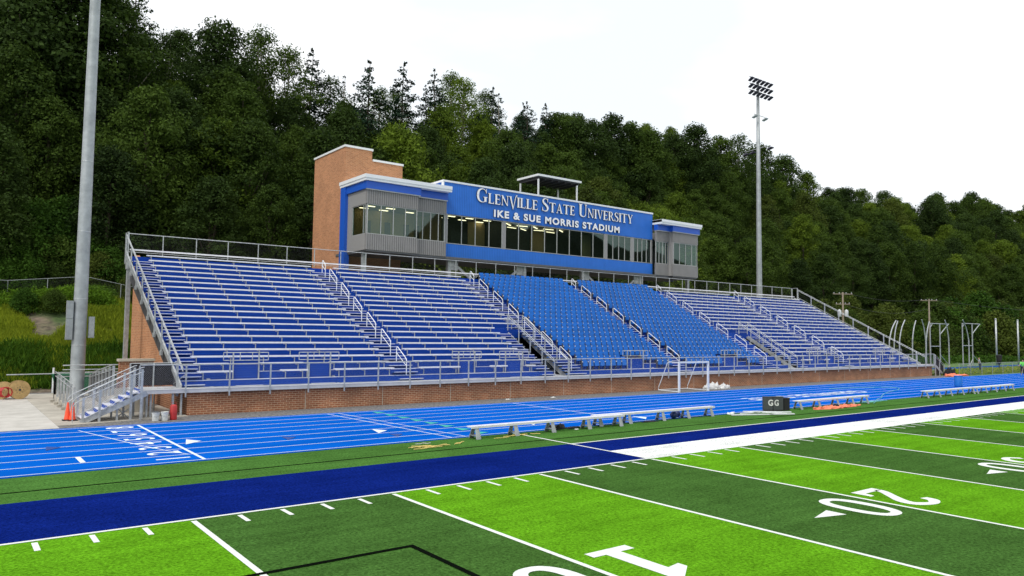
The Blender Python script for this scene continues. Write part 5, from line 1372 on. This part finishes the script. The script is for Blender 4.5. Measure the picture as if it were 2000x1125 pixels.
# named skyline trees read off the photo: spruces and airy crowns along the ridge
for px_, top, key, y, tone in ((430, 45, 'b2', 84, 0), (510, 58, 'o1', 88, 1), (565, 95, 'o0', 86, 1), (610, 98, 'c0', 90, 0), (672, 150, 's0', 88, 0), (722, 120, 'c2', 80, 0), (788, 125, 'c0', 82, 0), (850, 138, 'c1', 84, 0), (905, 152, 'o2', 86, 2), (975, 185, 's0', 86, 0), (1030, 200, 'c1', 88, 0), (1066, 205, 'c0', 90, 0), (250, 2, 'o0', 76, 1), (330, 68, 'o1', 82, 0), (1360, 246, 'b0', 92, 0), (1442, 262, 'o2', 92, 0), (1085, 222, 'b3', 90, 1), (1125, 236, 'b0', 90, 0), (1160, 236, 'b4', 90, 0), (1195, 226, 'b1', 92, 0), (1232, 240, 'b3', 92, 1), (1272, 256, 'b0', 92, 1), (1315, 264, 'b4', 94, 0), (1405, 268, 'b3', 94, 1), (1480, 284, 'b1', 96, 1), (1528, 306, 'b0', 96, 0), (60, -70, 'b1', 74, 0), (140, -60, 'b4', 74, 0), (196, -45, 'b3', 74, 1)):
    # find x on the ridge for this bearing, and scale so that the crown reaches its height
    dx_ = (px_-1000)/1451.94; dirv = fw+rt2*dx_+up2*((562.5-top)/1451.94)
    tt = (y-M.translation.y)/dirv.y; p = M.translation+dirv*tt
    h = p.z-hz(p.x, y)+.05; H0 = {'b': 15, 'o': 17, 'c': 18, 's': 17}[key[0]]
    plant(key, p.x, y, max(.75, min(1.7, h/H0)), tone, sz=1.0); ntree += 1
# bright trees close behind the press box and sign
for x, y, s, tone, key in ((43, 53, .86, 2, 'b2'), (52, 54, .80, 1, 'b0'), (62, 53, .72, 3, 'b3'), (70, 53, .78, 2, 'b4'), (77, 55, .86, 2, 'b1'), (84, 57, 1.05, 2, 'b2'), (89, 57, .95, 1, 'b0'), (35, 53, 1.05, 1, 'b4'), (38.5, 54, 1.15, 2, 'b0'), (96, 62, .85, 3, 'b3')):
    plant(key, x, y, s, tone, group='trees close behind the press box'); ntree += 1
# shrubs
for i in range(70):
    if i < 20: x, y, s = rt_.uniform(-3, 22), rt_.uniform(51, 54.5), rt_.uniform(.45, .9)
    elif i < 26: x, y, s = rt_.uniform(-2, 8), rt_.uniform(47, 50), rt_.uniform(.25, .42)
    elif i < 34: x, y, s = rt_.uniform(84, 100), rt_.uniform(46, 56), rt_.uniform(.8, 1.5)
    else: x, y, s = 96+(i-34)*4.2+rt_.uniform(-1.5, 1.5), 50+rt_.uniform(-3, 5), rt_.uniform(1.2, 2.0)*(1+(i-34)*.012)
    if not inview(x, y): continue
    plant('h%d' % rt_.randrange(3), x, y, s, rt_.randrange(3), name='shrub', group='shrubs at the foot of the hill', cat='shrub')
for x, y, s_ in ((2.5, 54.5, 1.0), (5, 55.5, 1.1), (7.6, 54.8, .95), (6.2, 58, 1.3), (9.8, 55.8, 1.1), (3.6, 58, 1.3), (8.6, 61, 1.4)): plant('h%d' % rt_.randrange(3), x, y, s_, rt_.randrange(2), name='shrub', group='shrubs at the foot of the hill', cat='shrub')
# labels: order of look-alikes from left to right
ORD = ['leftmost', 'second', 'third', 'fourth', 'fifth', 'sixth', 'seventh', 'eighth', 'ninth', 'tenth', 'eleventh', 'twelfth', 'thirteenth', 'fourteenth']
for base, l in SEEN.items():
    if len(l) > 1:
        l.sort(key=lambda q: q[0])
        for i, (_, o) in enumerate(l): o['label'] = ORD[min(i, 13)]+' '+base
print('TREES', ntree, [sum(1 for o in bpy.data.objects if o.get('category') == c) for c in ('tree', 'shrub')])
# weeds on the left slope and grass tufts: one uncountable mass
def weeds(name, mname, n, x0, x1, y0, y1, hmin, hmax, dens_scale, thr, seed, kind='stuff', leaf=.11, blade=False):
    rg = np.random.default_rng(seed); from mathutils import noise
    C = []
    while len(C) < n:
        x, y = rg.uniform(x0, x1), rg.uniform(y0, y1); d = noise.noise(Vector((x*dens_scale, y*dens_scale*.7, seed)))
        if d < thr: continue
        h = hmin+(hmax-hmin)*min(1, (d-thr)*2.2)*rg.uniform(.5, 1)
        for k in range(5): C.append((x+rg.normal(0, .14), y+rg.normal(0, .14), hz(x, y)+h*rg.uniform(.05, 1)))
    C = np.array(C); nr = np.tile([0, -.3, .5], (len(C), 1)); V = leaf_quads(C, nr, leaf, rg, .9)
    if blade:
        k = len(C); a = rg.uniform(0, 6.28, k); sd_ = np.stack([np.cos(a), np.sin(a), np.zeros(k)], 1)*leaf*.35; hh = rg.uniform(.5, 1.4, k)[:, None]*leaf*4
        up_ = np.concatenate([rg.normal(0, .35, (k, 2)), np.ones((k, 1))], 1)*hh; B = C-up_*.5
        V = np.stack([B-sd_, B+sd_, B+up_+sd_*.25, B+up_-sd_*.25], 1).reshape(-1, 3)
    me = mesh_quads(name, V, mname); o = bpy.data.objects.new(name, me); COL.objects.link(o); o['kind'] = kind
    o['label'] = 'tall yellow green weeds covering the slope' if 'weed' in name else 'rough grass'; o['category'] = 'weeds' if 'weed' in name else 'grass'
weeds('weeds', 'weed', 100000, -2, 12, 37.5, 50.5, .12, .7, .42, -.12, 5, leaf=.085, blade=True)
weeds('weeds', 'weed_green', 34000, -2, 14, 48, 54, .3, 1.3, .25, -.1, 6, leaf=.085)
weeds('weeds', 'weed_green', 22000, 1, 11, 37.4, 41.5, .2, 1.1, .3, -.3, 8, leaf=.09, blade=True)
weeds('grass', 'weed', 20000, 86, 135, 18.9, 24, .05, .4, .3, -.5, 7, leaf=.10)
weeds('grass', 'shrub_leaf', 20000, 86, 170, 36, 50, .2, 1.2, .2, -.3, 9, leaf=.22)
